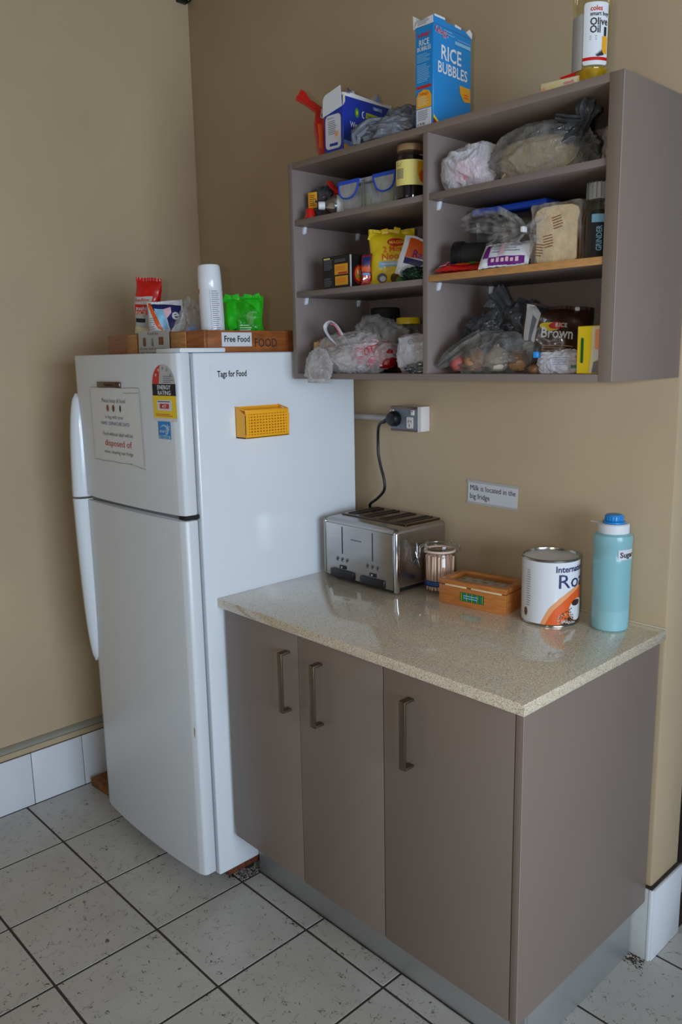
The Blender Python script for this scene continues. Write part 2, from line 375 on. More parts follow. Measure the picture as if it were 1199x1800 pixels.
def pillow(b, w, h, t, m, seed=0, wr=.004, nu=30, nv=40, crimp=.07, cut=None, bend=0, top=1):
    """sealed packet standing on z=0; returns the function that maps (x, z) onto its front"""
    sd = Vector((seed*5.1, seed*2.3, 0))
    def surf(x, z, side):
        u = max(-1, min(1, 2*x/w)); v = max(-1, min(1, 2*z/h-1)); e = 1-crimp*2
        f = max(0, 1-abs(u)**3.2)**.6
        vv = abs(v)/e; g = max(0, 1-vv**3)**.6 if vv < 1 else 0
        y = t/2*f*g; q = Vector((x*22, z*22, side*3))+sd
        wrk = wr*(noise.noise(q)+.6*noise.noise(q*2.3))*(f*g)**.5
        y += wrk; ed = .0012*math.sin(x*700)*(1-g)*.8
        ox = .006*noise.noise(Vector((z*18, seed, 0)))*abs(u); oz = .006*noise.noise(Vector((x*25, seed, 4)))*abs(v)
        return (x+ox, -side*y+ed+bend*(v**2)*.5*h+ .004*noise.noise(Vector((x*9, z*9, seed))), z+oz)
    for side in (1, -1):
        vs = []; fs = []
        for j in range(nv+1):
            for i in range(nu+1): vs.append(surf(-w/2+w*i/nu, h*j/nv, side))
        for j in range(nv):
            for i in range(nu):
                a = j*(nu+1)+i; q = (a, a+1, a+nu+2, a+nu+1); fs.append(q if side == 1 else q[::-1])
        b.add(vs, fs, m)
    def xf(x, z, d):
        p = surf(x, z, 1); return (p[0], p[1]-d*1.6, p[2])
    return xf

# ================================================================== THE ROOM
YB = 0.0
b = B(); b.box(-.15, 0, -4.7, 2.2, -.05, 3.2, 'wall_paint'); struct(b.obj('wall_left', smooth=0))
b = B(); b.box(0, 1.9, 0, .155, -.05, 3.2, 'wall_paint', .006); struct(b.obj('wall_back'))
b = B(); b.box(0, 5.5, 2.2, 2.35, -.05, 3.2, 'other_paint'); struct(b.obj('wall_far', smooth=0))
b = B()
b.box(5.4, 5.55, -4.7, -2.9, 0, 3.2, 'other_paint'); b.box(5.4, 5.55, -.5, 2.2, 0, 3.2, 'other_paint'); b.box(5.4, 5.55, -2.9, -.5, 2.15, 3.2, 'other_paint'); b.box(5.4, 5.55, -2.9, -.5, 0, .75, 'other_paint')
struct(b.obj('wall_right', smooth=0))
b = B(); b.box(-.15, 1.6, -4.75, -4.6, 0, 3.2, 'other_paint'); b.box(3.2, 5.5, -4.75, -4.6, 0, 3.2, 'other_paint'); b.box(1.6, 3.2, -4.75, -4.6, 0, .9, 'other_paint'); b.box(1.6, 3.2, -4.75, -4.6, 2.1, 3.2, 'other_paint')
struct(b.obj('wall_front', smooth=0))
b = B(); b.box(-.15, 5.55, -4.75, 2.35, 3.2, 3.3, 'ceiling_paint'); struct(b.obj('ceiling', smooth=0))
b = B(); b.box(1.62, 3.18, -4.7, -4.66, .9, .94, 'white'); b.box(1.6, 1.64, -4.7, -4.66, .9, 2.1, 'white'); b.box(3.16, 3.2, -4.7, -4.66, .9, 2.1, 'white'); b.box(2.38, 2.42, -4.7, -4.66, .9, 2.1, 'white'); b.box(1.6, 3.2, -4.7, -4.66, 2.06, 2.1, 'white')
struct(b.obj('window_1'))
b = B(); b.box(2.3, 3.15, 2.15, 2.2, 0, 2.05, 'door_brown', .004)
d1 = struct(b.obj('door_1')); b = B(); b.lathe([(.02, 0), (.026, .03), (.018, .05)], 'chrome', 16, (3.08, 2.15, 1.0), (0, -1, 0)); b.obj('door_handle', d1)
# floor: grout bed and tiles
b = B(); b.box(0, 5.5, -4.7, 2.3, -.05, -.0013, 'grout'); floor = struct(b.obj('floor', smooth=0))
T = .295; X0 = .3047-T; Y0 = -.8579
tb = B(); tb.box(-T/2+.0034, T/2-.0034, -T/2+.0034, T/2-.0034, -.009, 0, 'floor_tile', .0007, 1); tme = None
rest = B(); cnt = 0
for i in range(-1, 19):
    for j in range(-13, 11):
        cx = X0+(i+.5)*T; cy = Y0+(j+.5)*T; x0, x1 = cx-T/2+.0034, cx+T/2-.0034; y0, y1 = cy-T/2+.0034, cy+T/2-.0034
        if cx < -.1 or cy > 2.2 or (x1 < 1.9 and y0 > 0): continue
        x0 = max(x0, .002)
        if x1-x0 < .002: continue
        near = cy > -2.3 and cx < 3.0 and (cx < 2.6 or cy > -1)
        whole = x1-x0 > T-.01
        if near and whole and not (x0 < 1.9 and y1 > 0 and y0 < .155):
            if tme is None: o = tb.obj('tile', floor); tme = o.data
            else: o = bpy.data.objects.new('tile', tme); col.objects.link(o); o.parent = floor
            o.location = (cx, cy, random.uniform(-.0004, .0002)); cnt += 1
        elif near:
            y1b = min(y1, -.001) if x0 < 1.9 else y1
            q = B()
            if not (x0 < 1.9 and y0 > -.002): q.box(x0, x1, y0, y1b, -.009, 0, 'floor_tile', .0007, 1)
            if x0 < 1.9 < x1 and y1 > 0: q.box(1.906, x1, max(y0, -.001), y1, -.009, 0, 'floor_tile', .0007, 1)
            q.obj('tile', floor); cnt += 1
        else: rest.box(x0, x1, y0, y1, -.009, 0, 'floor_tile')
o = rest.obj('distant_tiles', floor, smooth=0); o['kind'] = 'stuff'
# skirting tiles
b = B(); b.box(0, .006, -4.6, 0, 0, .1955, 'grout'); bl = struct(b.obj('baseboard_left', smooth=0))
tb = B(); tb.box(.001, .011, .0012, .1905, .001, .1955, 'tile_white', .0015); tm = None
for k in range(-10, 5):
    y = -.8262+.1917*k
    if y+.19 > 0: continue
    if tm is None: o = tb.obj('tile', bl, loc=(0, y, 0)); tm = o.data
    else: o = bpy.data.objects.new('tile', tm); col.objects.link(o); o.parent = bl; o.location = (0, y, 0)
b = B(); b.box(1.9, 1.905, 0, .155, 0, .2, 'grout'); b.box(1.86, 1.902, -.005, 0, 0, .2, 'grout'); bb = struct(b.obj('baseboard_back', smooth=0))
b = B(); b.box(1.9035, 1.914, -.006, .154, .001, .204, 'tile_white', .0015); b.obj('tile', bb)
b = B(); b.box(1.80, 1.9, -.012, -.003, .001, .204, 'tile_trim', .0015); b.obj('tile', bb)
b = B(); b.box(1.9, 1.9095, -.0125, -.0055, .001, .205, 'tile_white', .002); b.obj('corner_bead', bb)
b = B(); b.box(1.86, 1.908, -.009, .153, .2045, .209, 'dirt', .001); b.obj('mortar_line', bb)
b = B(); b.prism([(-.0, .220), (.012, .222), (.019, .229), (.019, .238), (.012, .245), (0, .247)], -4.6, -.004, 'trim_grey', 'xz'); b.M = None
struct(b.obj('trim_1'))

# ================================================================== REFRIGERATOR
fx0, fx1 = .297, .885
F = thing('refrigerator', 'tall white top-freezer refrigerator standing against the left wall', 'fridge', (.591, -.34, 0))
def L(b, name, p=F, **k):                                            # built in room coordinates, moved into the fridge's own
    q = Vector((.591, -.34, 0)); b.v = [tuple(Vector(v)-q) for v in b.v]; return b.obj(name, p, **k)
b = B(); b.box(fx0+.003, fx1, -.634, -.045, .05, 1.577, 'fridge_white', .006, 3); L(b, 'body')
b = B(); b.box(fx0+.02, fx1-.015, -.646, -.632, .06, 1.13, 'gasket'); b.box(fx0+.02, fx1-.015, -.646, -.632, 1.15, 1.565, 'gasket'); L(b, 'gasket')
def door_bm(z0, z1):
    pts = []
    n = 26
    for i in range(n+1):
        u = -1+2*i/n; x = (fx0+fx1)/2+u*(fx1-fx0)/2
        pts.append((x, -.704+.016*abs(u)**2.2))
    r = .014; out = [(fx0, -.646)]
    out += [(fx0, pts[0][1]+r), (fx0+.004, pts[0][1]+.004)] + [p for p in pts if fx0+.012 < p[0] < fx1-.012] + [(fx1-.004, pts[-1][1]+.004), (fx1, pts[-1][1]+r), (fx1, -.646)]
    q = B(); q.prism(out, z0, z1, 'fridge_front', 'xy', .0035); return q
fd = L(door_bm(1.146, 1.578), 'freezer_door'); ld = L(door_bm(.072, 1.132), 'fridge_door')
def yf_at(x): u = (x-(fx0+fx1)/2)/((fx1-fx0)/2); return -.704+.016*abs(u)**2.2
def handle(z0, z1, tip_low, zt):
    # curved fin: thickest at the seam, dying into the door at its far end
    n = 22; vs = []; fs = []
    for i in range(n+1):
        t = i/n; z = z0+(z1-z0)*t; s = t if not tip_low else 1-t       # s=1 at the far end
        k = (1-s**3.5)**.5 if s < 1 else 0
        y0 = -.690; yo = y0-.034*k*(1-.25*s); xw = .034*(k**.7)+.002
        ring = [(fx0-.004*k, -.668), (fx0-.012*k, -.682), (fx0-.010*k, yo+.008*k), (fx0-.004*k+.001, yo), (fx0+xw*.35, yo-.001), (fx0+xw*.75, yo+.010*k), (fx0+xw, -.692), (fx0+xw, -.668)]
        vs += [(x, y, z) for x, y in ring]
    m = 8
    for i in range(n):
        for j in range(m): q = (j+1) % m; fs.append((i*m+j, i*m+q, (i+1)*m+q, (i+1)*m+j))
    fs += [tuple(range(m-1, -1, -1)), tuple(range(n*m, n*m+m))]
    return B().add(vs, fs, 'fridge_white')
L(handle(1.141, 1.462, False, 0), 'handle', fd, smooth=60); L(handle(.585, 1.134, True, 0), 'handle', ld, smooth=60)
b = B(); b.box(.845, .878, -.680, -.636, 1.1335, 1.1445, 'dark_gap'); b.box(.31, .845, -.676, -.640, 1.1335, 1.1445, 'plastic_grey'); L(b, 'centre_hinge')
b = B(); b.prism([(.762, -.672), (.882, -.672), (.882, -.528), (.866, -.528), (.866, -.590), (.762, -.590)], 1.5778, 1.590, 'fridge_white', 'xy', .003); L(b, 'hinge_cover')
b = B(); b.box(.33, .84, -.60, -.56, .014, .05, 'black_matte'); b.box(.6, .88, -.6, -.2, .03, .052, 'rust', .003); L(b, 'base_plinth')
for x, y in ((.36, -.60), (.84, -.50), (.36, -.1), (.84, -.1)):
    b = B(); b.lathe([(.018, .001), (.02, .008), (.012, .014), (.012, .05)], 'black_matte', 14, (x, y, 0)); L(b, 'foot')
# stickers on the freezer door
def DF(a, z, d): return (a, yf_at(a)-d, z)
b = B(); cx = .829; arch = [(cx-.049, 1.497)]+[(cx+.049*math.cos(R(180-t)), 1.497+.052*math.sin(R(180-t))) for t in range(0, 181, 12)]
b.poly(arch, DF, 'paper_grey', .0008, .02); b.poly([(cx-.049, 1.497), (cx-.02, 1.497), (cx-.012, 1.546)]+[(cx+.049*math.cos(R(180-t)), 1.497+.052*math.sin(R(180-t))) for t in range(96, -1, -12)][1:], DF, 'red', .0012, .02)
b.rect(cx-.05, cx+.05, 1.467, 1.498, DF, 'ink', .0012, ml=.02); b.text('ENERGY', .0155, cx+.002, 1.484, DF, 'white', .002, True, align='c'); b.text('RATING', .0155, cx+.002, 1.4695, DF, 'white', .002, True, align='c')
b.rect(cx-.05, cx+.05, 1.408, 1.467, DF, 'yellow', .0012, ml=.02); b.rect(cx-.032, cx+.032, 1.428, 1.456, DF, 'paper', .0016, ml=.02); b.rect(cx-.02, cx+.02, 1.433, 1.446, DF, 'ink_red', .002, .002); b.text('417', .012, cx, 1.435, DF, 'white', .0024, True, align='c')
b.lines(cx-.028, cx+.028, 1.448, 1.455, 1, DF, 'ink_grey', .002); b.lines(cx-.04, cx+.04, 1.412, 1.42, 2, DF, 'ink_red', .0018)
b.rect(cx-.05, cx+.05, 1.400, 1.408, DF, 'paper', .0012, ml=.02); b.lines(cx+.0, cx+.045, 1.5, 1.52, 4, DF, 'ink_soft', .0016)
for t in (30, 60, 90, 120, 150): b.text('*', .022, cx+.036*math.cos(R(t))-.004, 1.492+.036*math.sin(R(t)), DF, 'white' if t > 100 else 'ink_soft', .0018)
L(b, 'energy_label', fd)
b = B(); cx = .822; b.rect(cx-.027, cx+.027, 1.352, 1.399, DF, 'blue_star', .001, ml=.02); b.disc(cx, 1.376, .019, .015, DF, 'blue_pale', .0014, .02); b.disc(cx-.003, 1.374, .016, .012, DF, 'blue_star', .0018, .02)
b.text('energy', .014, cx-.02, 1.369, DF, 'white', .0024); b.text('*', .04, cx+.008, 1.362, DF, 'white', .0024); b.rect(cx-.025, cx+.025, 1.3535, 1.361, DF, 'blue_pale', .0016); b.text('ENERGY STAR', .006, cx, 1.355, DF, 'ink_blue', .002, True, align='c')
L(b, 'star_sticker', fd)
b = B(); b.poly([(.872, .540), (.8775, .534), (.877, .520), (.8735, .505), (.871, .515)], lambda a, z, d: (a, -.6867-d, z), 'chip', .0012); L(b, 'paint_chip', ld)
# notice sheet + magnet
N = thing('paper_notice', 'creased A4 food notice in a clear sleeve on the freezer door', 'notice', (.568, yf_at(.568), 1.376))
def DL(a, z, d): return (a, yf_at(a+.568)-yf_at(.568)-d-.0008, z)
b = B(); b.poly([(-.146, .108), (.147, .109), (.149, .0), (.151, -.106), (.09, -.108), (0, -.104), (-.10, -.103), (-.145, -.106), (-.147, 0)], DL, 'notice_paper', .0006, .03)
for z, t, s, m, f in ((.066, 'Please keep all food', .017, 'ink_soft', .14), (.020, 'in bag with your', .015, 'ink_soft', .11), (.001, 'NAME / DEPARTURE DATE', .014, 'ink_blue', .17), (-.030, 'Food without label will be', .016, 'ink_grey', .175), (-.060, 'disposed of', .027, 'ink_red', .16), (-.082, 'when cleaning out fridge', .014, 'ink_grey', .17)):
    b.text(t, s, 0 if z > -.02 else .012, z, DL, m, .0016, align='c', fit=f)
for x, m in ((-.035, 'red_deep'), (.0, 'brown'), (.04, 'ink')): b.disc(x, .050, .007 if m != 'ink' else .004, .010, DL, m, .0016)
b.obj('sheet', N)
b = B(); 
for p in (((-.146, .108), (.147, .109)), ((.147, .109), (.151, -.106)), ((-.146, .106), (-.145, -.106)), ((-.145, -.107), (.085, -.106)), ((.075, -.104), (.155, -.115)), ((.06, .094), (.145, .096))):
    pts = [DL(p[0][0]+(p[1][0]-p[0][0])*i/8, p[0][1]+(p[1][1]-p[0][1])*i/8+.001*math.sin(i*2), .001) for i in range(9)]; b.tube(pts, .0007, 'trim_grey', 5)
b.obj('sleeve_edge', N)
g = thing('magnet', 'flat grey rectangular magnet at the top of the freezer notice', 'magnet', (.553, yf_at(.553)-.0012, 1.493))
b = B(); b.box(-.068, .066, -.005, 0, -.0085, .0085, 'steel_dark', .001); b.text('Frost Free', .011, 0, -.004, FR(-.005), 'ink', .0006, True, align='c'); b.obj('plate', g)
# tags for food strip and basket on the side
def SD(a, z, d): return (fx1+d, a, z)
g = thing('paper_strip', 'clear strip reading Tags for Food, on the upper fridge side', 'sign', (fx1, -.51, 1.52))
b = B(); b.rect(-.075, .062, -.02, .024, RT(.0004), 'fridge_white', .0003); b.text('Tags for Food', .0235, -.052, -.008, RT(.0004), 'ink', .0012, True, fit=.098); b.obj('lettering', g)
g = thing('magnetic_basket', 'small yellow plastic basket with perforated front on fridge side', 'basket', (fx1, -.43, 1.343))
b = B(); d = .048; W0, W1 = -.078, .074
b.box(0, .003, W0, W1, 0, .086, 'basket_yellow'); b.box(.001, d, W0, W1, 0, .003, 'basket_yellow')
b.prism([(.001, 0), (d-.004, 0), (d, .004), (d+.002, .062), (.001, .086)], W0, W0+.0025, 'basket_yellow', 'xz'); b.prism([(.001, 0), (d-.004, 0), (d, .004), (d+.002, .062), (.001, .086)], W1-.0025, W1, 'basket_yellow', 'xz')
b.obj('shell', g)
b = B(); nx, nz = 13, 7; y0, y1, z0, z1 = W0+.010, W1-.008, .010, .066
b.box(d-.003, d, W0, W1, 0, z0, 'basket_yellow', .001); b.box(d-.003, d, W0, W1, z1, .076, 'basket_yellow', .001); b.box(d-.003, d, W0, y0, z0, z1, 'basket_yellow'); b.box(d-.003, d, y1, W1, z0, z1, 'basket_yellow')
for i in range(nx): yy = y0+(y1-y0)*(i+.5)/nx; hw = (y1-y0)/nx*.22; b.box(d-.003, d, yy-hw, yy+hw, z0, z1, 'basket_yellow')
for k in range(nz): zz = z0+(z1-z0)*(k+.5)/nz; b.box(d-.0032, d-.0002, y0, y1, zz-.0022, zz+.0022, 'basket_yellow')
b.obj('perforated_front', g)
b = B(); b.tube([(.001, W0, .0855), (.03, W0+.001, .0795), (d-.002, W0+.002, .0765), (d+.001, W0+.006, .0762), (d+.001, W1-.006, .0762), (d-.002, W1-.002, .0765), (.03, W1-.001, .0795), (.001, W1, .0855)], .0022, 'basket_yellow', 8); b.obj('rim', g)

# ================================================================== BASE CABINETS
zt, zc = .168, .874; yd = -.583
def cabinet(name, label, x0, x1, doors, endp=False):
    g = thing(name, label, 'cabinet', (x0, -.3, 0)); sh = Vector((x0, -.3, 0))
    def put(b, n, p=g): b.v = [tuple(Vector(v)-sh) for v in b.v]; return b.obj(n, p)
    e = x1-(.0185 if endp else 0); b = B()
    b.box(x0, x0+.016, yd+.02, -.015, zt, zc, 'taupe'); b.box(e-.016, e, yd+.02, -.015, zt, zc, 'taupe'); b.box(x0, e, yd+.02, -.015, zt, zt+.016, 'taupe'); b.box(x0, e, -.02, -.012, zt, zc, 'taupe'); b.box(x0, e, yd+.02, yd+.08, zc-.016, zc, 'taupe')
    put(b, 'carcass')
    for a, c, hx in doors:
        b = B(); b.box(a+.0012, c-.0012, yd, yd+.018, zt+.001, zc-.004, 'taupe', .0012); dr = put(b, 'door')
        b = B(); b.box(hx-.009, hx+.009, yd-.032, yd-.027, .655, .818, 'handle_metal', .0012); b.box(hx-.009, hx+.009, yd-.030, yd, .8125, .818, 'handle_metal', .001); b.box(hx-.009, hx+.009, yd-.030, yd, .655, .6605, 'handle_metal', .001)
        h = put(b, 'handle', dr); h['label'] = 'brushed bronze bar handle'
    if endp:
        b = B(); b.box(e+.001, x1, yd, -.012, zt, zc, 'taupe', .0012); b.box(x1-.0006, x1+.0003, yd-.0002, yd+.0012, zt+.002, zc-.002, 'edge_light'); put(b, 'end_panel')
    for i, xx in enumerate((x0+.06, e-.06)):
        for yy in (yd+.16, -.08):
            b = B(); b.lathe([(.022, .001), (.022, .01), (.013, .014), (.013, zt)], 'black_matte', 12, (xx, yy, 0)); put(b, 'leg')
    return g
cabinet('base_cabinet', 'taupe two-door base cabinet next to the fridge, handles side by side', .903, 1.513, ((.903, 1.214, 1.176), (1.214, 1.513, 1.300)))
cabinet('base_cabinet', 'taupe single-door base cabinet with end panel, farthest from the fridge', 1.5145, 1.892, ((1.5145, 1.873, 1.600),), True)
g = thing('kickboard', 'bluish brushed metal kickboard under the base cabinets', 'kickboard', (1.37, -.49, 0))
b = B(); b.box(.895-1.37, 1.856-1.37, -.005, .005, .001, .166, 'kick_metal', .0008); b.obj('front_board', g)
b = B(); b.box(1.848-1.37, 1.858-1.37, .005, .472, .001, .166, 'kick_metal', .0008); b.obj('side_board', g)
b = B(); b.tube([(x, -.006+.0006*math.sin(x*40), .002) for x in [(-.475+.05*i) for i in range(20)]], .0022, 'dirt', 6); b.obj('sealant_line', g)
g = thing('worktop', 'speckled beige polished stone worktop over the base cabinets', 'countertop', (1.395, -.3, .874))
b = B(); b.box(-.508, .507, -.297, .298, 0, .026, 'stone', .0018); b.obj('slab', g)
b = B(); b.box(-.3, .507, .2945, .2995, .026, .0295, 'sealant', .001); b.obj('back_seal', g)

# ================================================================== WALL SHELF UNIT
XL, XR, ZB, ZT, YF = .9034, 1.8953, 1.4995, 2.084, -.307
G = thing('open_shelf', 'open taupe wall cabinet of two columns with six pigeonholes', 'shelf', (1.4, -.15, ZB)); SH = Vector((1.4, -.15, ZB))
def P(b, n, p=G): b.v = [tuple(Vector(v)-SH) for v in b.v]; return b.obj(n, p)
b = B(); b.box(XL, XL+.0165, YF, -.002, ZB, ZT, 'taupe_in', .001); P(b, 'side_panel')
b = B(); b.box(XR-.0305, XR, YF, -.002, ZB, ZT, 'taupe', .001); b.box(XR-.0012, XR+.0003, YF-.0003, YF+.0012, ZB+.002, ZT-.002, 'edge_light'); P(b, 'side_panel')
b = B(); b.box(XL+.0165, XR-.0305, YF, -.002, ZT-.0165, ZT, 'taupe', .001); P(b, 'top_panel')
b = B(); b.box(XL+.0165, XR-.0305, YF, -.002, ZB, ZB+.0155, 'taupe_in', .001); P(b, 'bottom_panel')
b = B(); b.box(1.393, 1.409, YF+.001, -.010, ZB+.0155, ZT-.0165, 'taupe_in', .001); P(b, 'divider')
b = B(); b.box(XL+.0165, 1.393, -.010, -.003, ZB+.0155, ZT-.0165, 'taupe_in'); b.box(1.409, XR-.0305, -.010, -.003, ZB+.0155, ZT-.0165, 'taupe_in'); P(b, 'back_panel')
SHL = []
for x0, x1, z, ed in ((XL+.0175, 1.392, 1.741, 0), (XL+.0175, 1.392, 1.9335, 0), (1.410, XR-.0315, 1.7465, 1), (1.410, XR-.0315, 1.9325, 0)):
    b = B(); b.box(x0, x1, YF+.004, -.012, z-.0145, z, 'taupe_in', .0008)
    if ed: b.box(x0, x1, YF+.002, YF+.005, z-.015, z+.0005, 'oak_edge', .0005); b.box(x0, x1, YF+.005, -.014, z, z+.0006, 'oak_edge')
    o = P(b, 'shelf')
    if ed: o['label'] = 'shelf with a raw orange wood edge'
for x, s in ((XL+.0165, 1), (1.393, -1), (1.409, 1), (XR-.0305, -1)):
    for z in ((1.741, 1.9335) if x < 1.4 else (1.7465, 1.9325)):
        for y in (-.27, -.06):
            b = B(); b.prism([(0, -.0145), (s*.010, -.0145), (s*.009, -.019), (s*.006, -.030), (s*.002, -.0335), (0, -.0335)], y-.005, y+.005, 'pin', 'xz', .0008); b.v = [(vx+x, vy, vz+z-.0005) for vx, vy, vz in b.v]; P(b, 'shelf_pin')

# ================================================================== WALL FITTINGS
g = thing('power_outlet', 'grey double power outlet on a white mounting block', 'socket', (1.100, 0, 1.375))
b = B(); b.box(-.056, .056, -.04, -.0005, -.037, .037, 'socket_white', .003); b.obj('mounting_block', g)
b = B(); b.box(-.056, .050, -.050, -.040, -.037, .037, 'socket_grey', .002); b.box(-.0555, .0495, -.0512, -.0498, .030, .036, 'steel_dark'); b.box(-.0555, .0495, -.0512, -.0498, -.036, -.031, 'steel_dark'); b.box(.0502, .0545, -.0512, -.0400, -.037, .037, 'conduit_grey', .001); b.obj('faceplate', g)
for x in (-.047, .034):
    b = B(); b.box(x-.006, x+.006, -.0555, -.050, .012, .027, 'socket_white', .0015); b.box(x-.002, x+.003, -.0560, -.0552, .022, .025, 'ink_red'); b.obj('switch', g)
b = B(); b.box(.012, .034, -.0535, -.050, -.027, .007, 'socket_white', .004); 
for x, z, r in ((.018, -.006, 25), (.028, -.006, -25), (.023, -.018, 0)):
    b.M = Matrix.Translation((x, -.0537, z)) @ Matrix.Rotation(R(r), 4, 'Y'); b.box(-.0008, .0008, -.0006, 0, -.0035, .0035, 'ink'); b.M = None
b.obj('socket_face', g)
def smooth_path(P0, n=8):
    P0 = [Vector(p) for p in P0]; out = []
    for i in range(len(P0)-1):
        a = P0[max(i-1, 0)]; p, q = P0[i], P0[i+1]; d = P0[min(i+2, len(P0)-1)]
        for k in range(n):
            t = k/n; out.append(.5*((2*p)+(q-a)*t+(2*a-5*p+4*q-d)*t*t+(3*p-a-3*q+d)*t**3))
    out.append(P0[-1]); return out
g = thing('conduit_pipe', 'pale grey round conduit running from outlet to behind fridge', 'pipe', (.7, -.0105, 1.371))
b = B(); b.lathe([(.010, -.345), (.010, .342)], 'conduit_grey', 20, (0, 0, 0), (1, 0, 0)); b.obj('tube', g)
b = B(); b.box(-.02, 0, -.012, .0095, -.012, .012, 'conduit_grey', .003); b.obj('clip', g)
g = thing('wall_notice', 'small white taped notice reading Milk is located in the big fridge', 'notice', (1.385, -.001, 1.172), rot=(0, R(1.2), 0))
b = B(); b.box(-.0845, .0845, -.0012, .0, -.0315, .0335, 'paper'); X = FR(-.0012)
b.text('Milk is located in the', .0215, -.077, .006, X, 'ink', .0005, fit=.155); b.text('big fridge', .0215, -.077, -.018, X, 'ink', .0005, fit=.069); b.obj('sheet', g, smooth=0)
b = B(); b.rect(-.088, .088, .027, .0345, X, 'paper_grey', .0004); b.rect(-.088, .088, -.033, -.027, X, 'paper_grey', .0004); b.obj('tape', g)
g = thing('wall_bracket', 'small dark bracket in the top left wall corner', 'bracket', (.0, -.03, 2.828))
b = B(); b.box(.001, .02, -.02, .02, -.006, .006, 'black', .002); b.tube([(.01, .02, 0), (.02, .028, .004), (.03, .027, .012)], .003, 'black', 8); b.obj('plate', g)
g = thing('wood_offcut', 'rough brown wood block on the floor behind the fridge', 'wood block', (.09, -.56, .0), 4)
b = B(); b.box(-.058, .10, -.06, .045, .001, .034, 'old_wood', .003); b.obj('block', g)
g = tag(B().box(0, 0.0001, 0, 0.0001, 0, .0001, 'dirt').obj('tmp'), 'x', 'x'); bpy.data.objects.remove(g)
b = B(); bm = bmesh.new(); rr = random.Random(4)
for k in range(300):
    x = rr.uniform(-.03, .05); y = .012+.10*rr.random()+.6*max(0, x)+rr.gauss(0, .008); s = rr.uniform(.0006, .0017)
    b.M = Matrix.Translation((x, y, s*.4)) @ Matrix.Rotation(rr.random()*6, 4, 'Z'); b.box(-s, s*rr.uniform(.6, 2), -s, s, -s*.35, s*.5, 'dirt')
b.M = None; o = b.obj('dirt_crumbs', smooth=0, loc=(.845, -.60, .0)); tag(o, 'dark brown crumbs and dust on floor under fridge corner', 'dirt', kind='stuff')
b = B()
for k in range(120):
    x = rr.gauss(0, .016); y = rr.gauss(0, .012); s = rr.uniform(.0006, .0018)
    b.M = Matrix.Translation((x, y, s*.4)); b.box(-s, s, -s, s, -s*.35, s*.5, 'dirt')
b.M = None; o = b.obj('dirt_crumbs', smooth=0, loc=(1.875, -.03, .0)); tag(o, 'dark dust in floor corner where kickboard meets wall end', 'dirt', kind='stuff')

# ================================================================== ON THE WORKTOP
Z = .900
# --- toaster
g = thing('toaster', 'four-slot brushed steel toaster beside the fridge', 'toaster', (1.083, -.122, Z), -1.5)
hw, hd, ht = .152, .106, .186
b = B()
b.box(-hw, hw, -hd, hd, .012, ht, 'steel', .014, 4); b.obj('body', g)
b = B(); b.box(hw-.009, hw+.0035, -hd-.003, -hd+.012, .004, ht-.008, 'chrome', .004, 3); b.obj('corner_trim', g)
b = B(); b.box(-hw-.002, -hw+.008, -hd-.003, -hd+.01, .004, ht-.008, 'steel', .004, 3); b.obj('corner_trim', g)
b = B(); b.box(-hw+.010, hw-.010, -hd-.004, -hd+.004, .010, ht-.014, 'steel', .003, 2)
b.obj('front_panel', g)
b = B(); b.box(-hw+.016, hw-.016, -hd+.055, hd-.008, ht, ht+.004, 'steel_dark', .0035, 3); b.obj('slot_surround', g)
for k in range(4):
    x = -.104+k*.068; b = B(); b.box(x-.015, x+.015, -hd+.068, hd-.018, ht+.0042, ht+.0052, 'dark_gap'); b.tube([(x-.013, -hd+.068, ht+.0052), (x+.013, -hd+.068, ht+.0052), (x+.013, hd-.018, ht+.0052), (x-.013, hd-.018, ht+.0052)], .0016, 'steel_dark', 6, True); b.obj('slot', g)
for sx in (-.068, .061):
    b = B(); b.box(sx-.0018, sx+.0018, -hd-.0046, -hd-.004, .083, .165, 'black'); b.obj('lever_track', g)
    b = B(); b.box(sx-.05, sx+.05, -hd-.010, -hd-.003, .010, .032, 'black', .002); o = b.obj('lever_bar', g)
    b = B(); b.box(sx-.013, sx+.016, -hd-.0062, -hd-.004, .037, .047, 'black', .0015)
    b.lathe([(.003, 0), (.0028, .002)], 'chrome', 12, (sx, -hd-.006, .042), (0, -1, 0)); b.obj('button', g)
    b = B(); X = FR(-hd-.004)
    for k in (-1, 0, 1):
        cx = sx+k*.021; pts = [X(cx+.0055*math.cos(a/10*6.0), .065+.0065*math.sin(a/10*6.0), .0004) for a in range(0, 10)]; b.tube(pts, .0006, 'ink', 4); b.rect(cx-.002, cx+.002, .062, .068, X, 'ink', .0005)
    b.obj('icons', g)
b = B(); b.lines(-.03, .02, .128, .136, 1, FR(-hd-.004), 'ink_grey', .0005); b.obj('lettering', g)
b = B(); b.box(-hw+.012, hw-.012, -hd+.006, hd-.01, .003, .014, 'black', .002)
for sx in (-1, 1):
    for sy in (-1, 1): b.lathe([(.009, 0), (.009, .006)], 'black', 12, (sx*(hw-.03), sy*(hd-.03), 0))
b.obj('base', g)
TI = Matrix.Rotation(R(1.5), 4, 'Z') @ Matrix.Translation((-1.083, .122, -Z))
b = B()
b.tube([TI @ p for p in smooth_path([(1.034, -.070, 1.366), (1.008, -.060, 1.357), (.986, -.045, 1.338), (.975, -.035, 1.30), (.976, -.035, 1.26), (.986, -.035, 1.222), (1.000, -.035, 1.180), (.997, -.033, 1.148), (.963, -.028, 1.118), (.922, -.020, 1.092), (.915, -.006, 1.06), (.915, -.006, .98)])], .0045, 'black', 10); cd = b.obj('power_cord', g)
b = B(); b.lathe([(.0215, .0005), (.023, .004), (.022, .018), (.018, .026), (.010, .028)], 'black', 28, (0, 0, 0), (0, -1, 0)); 
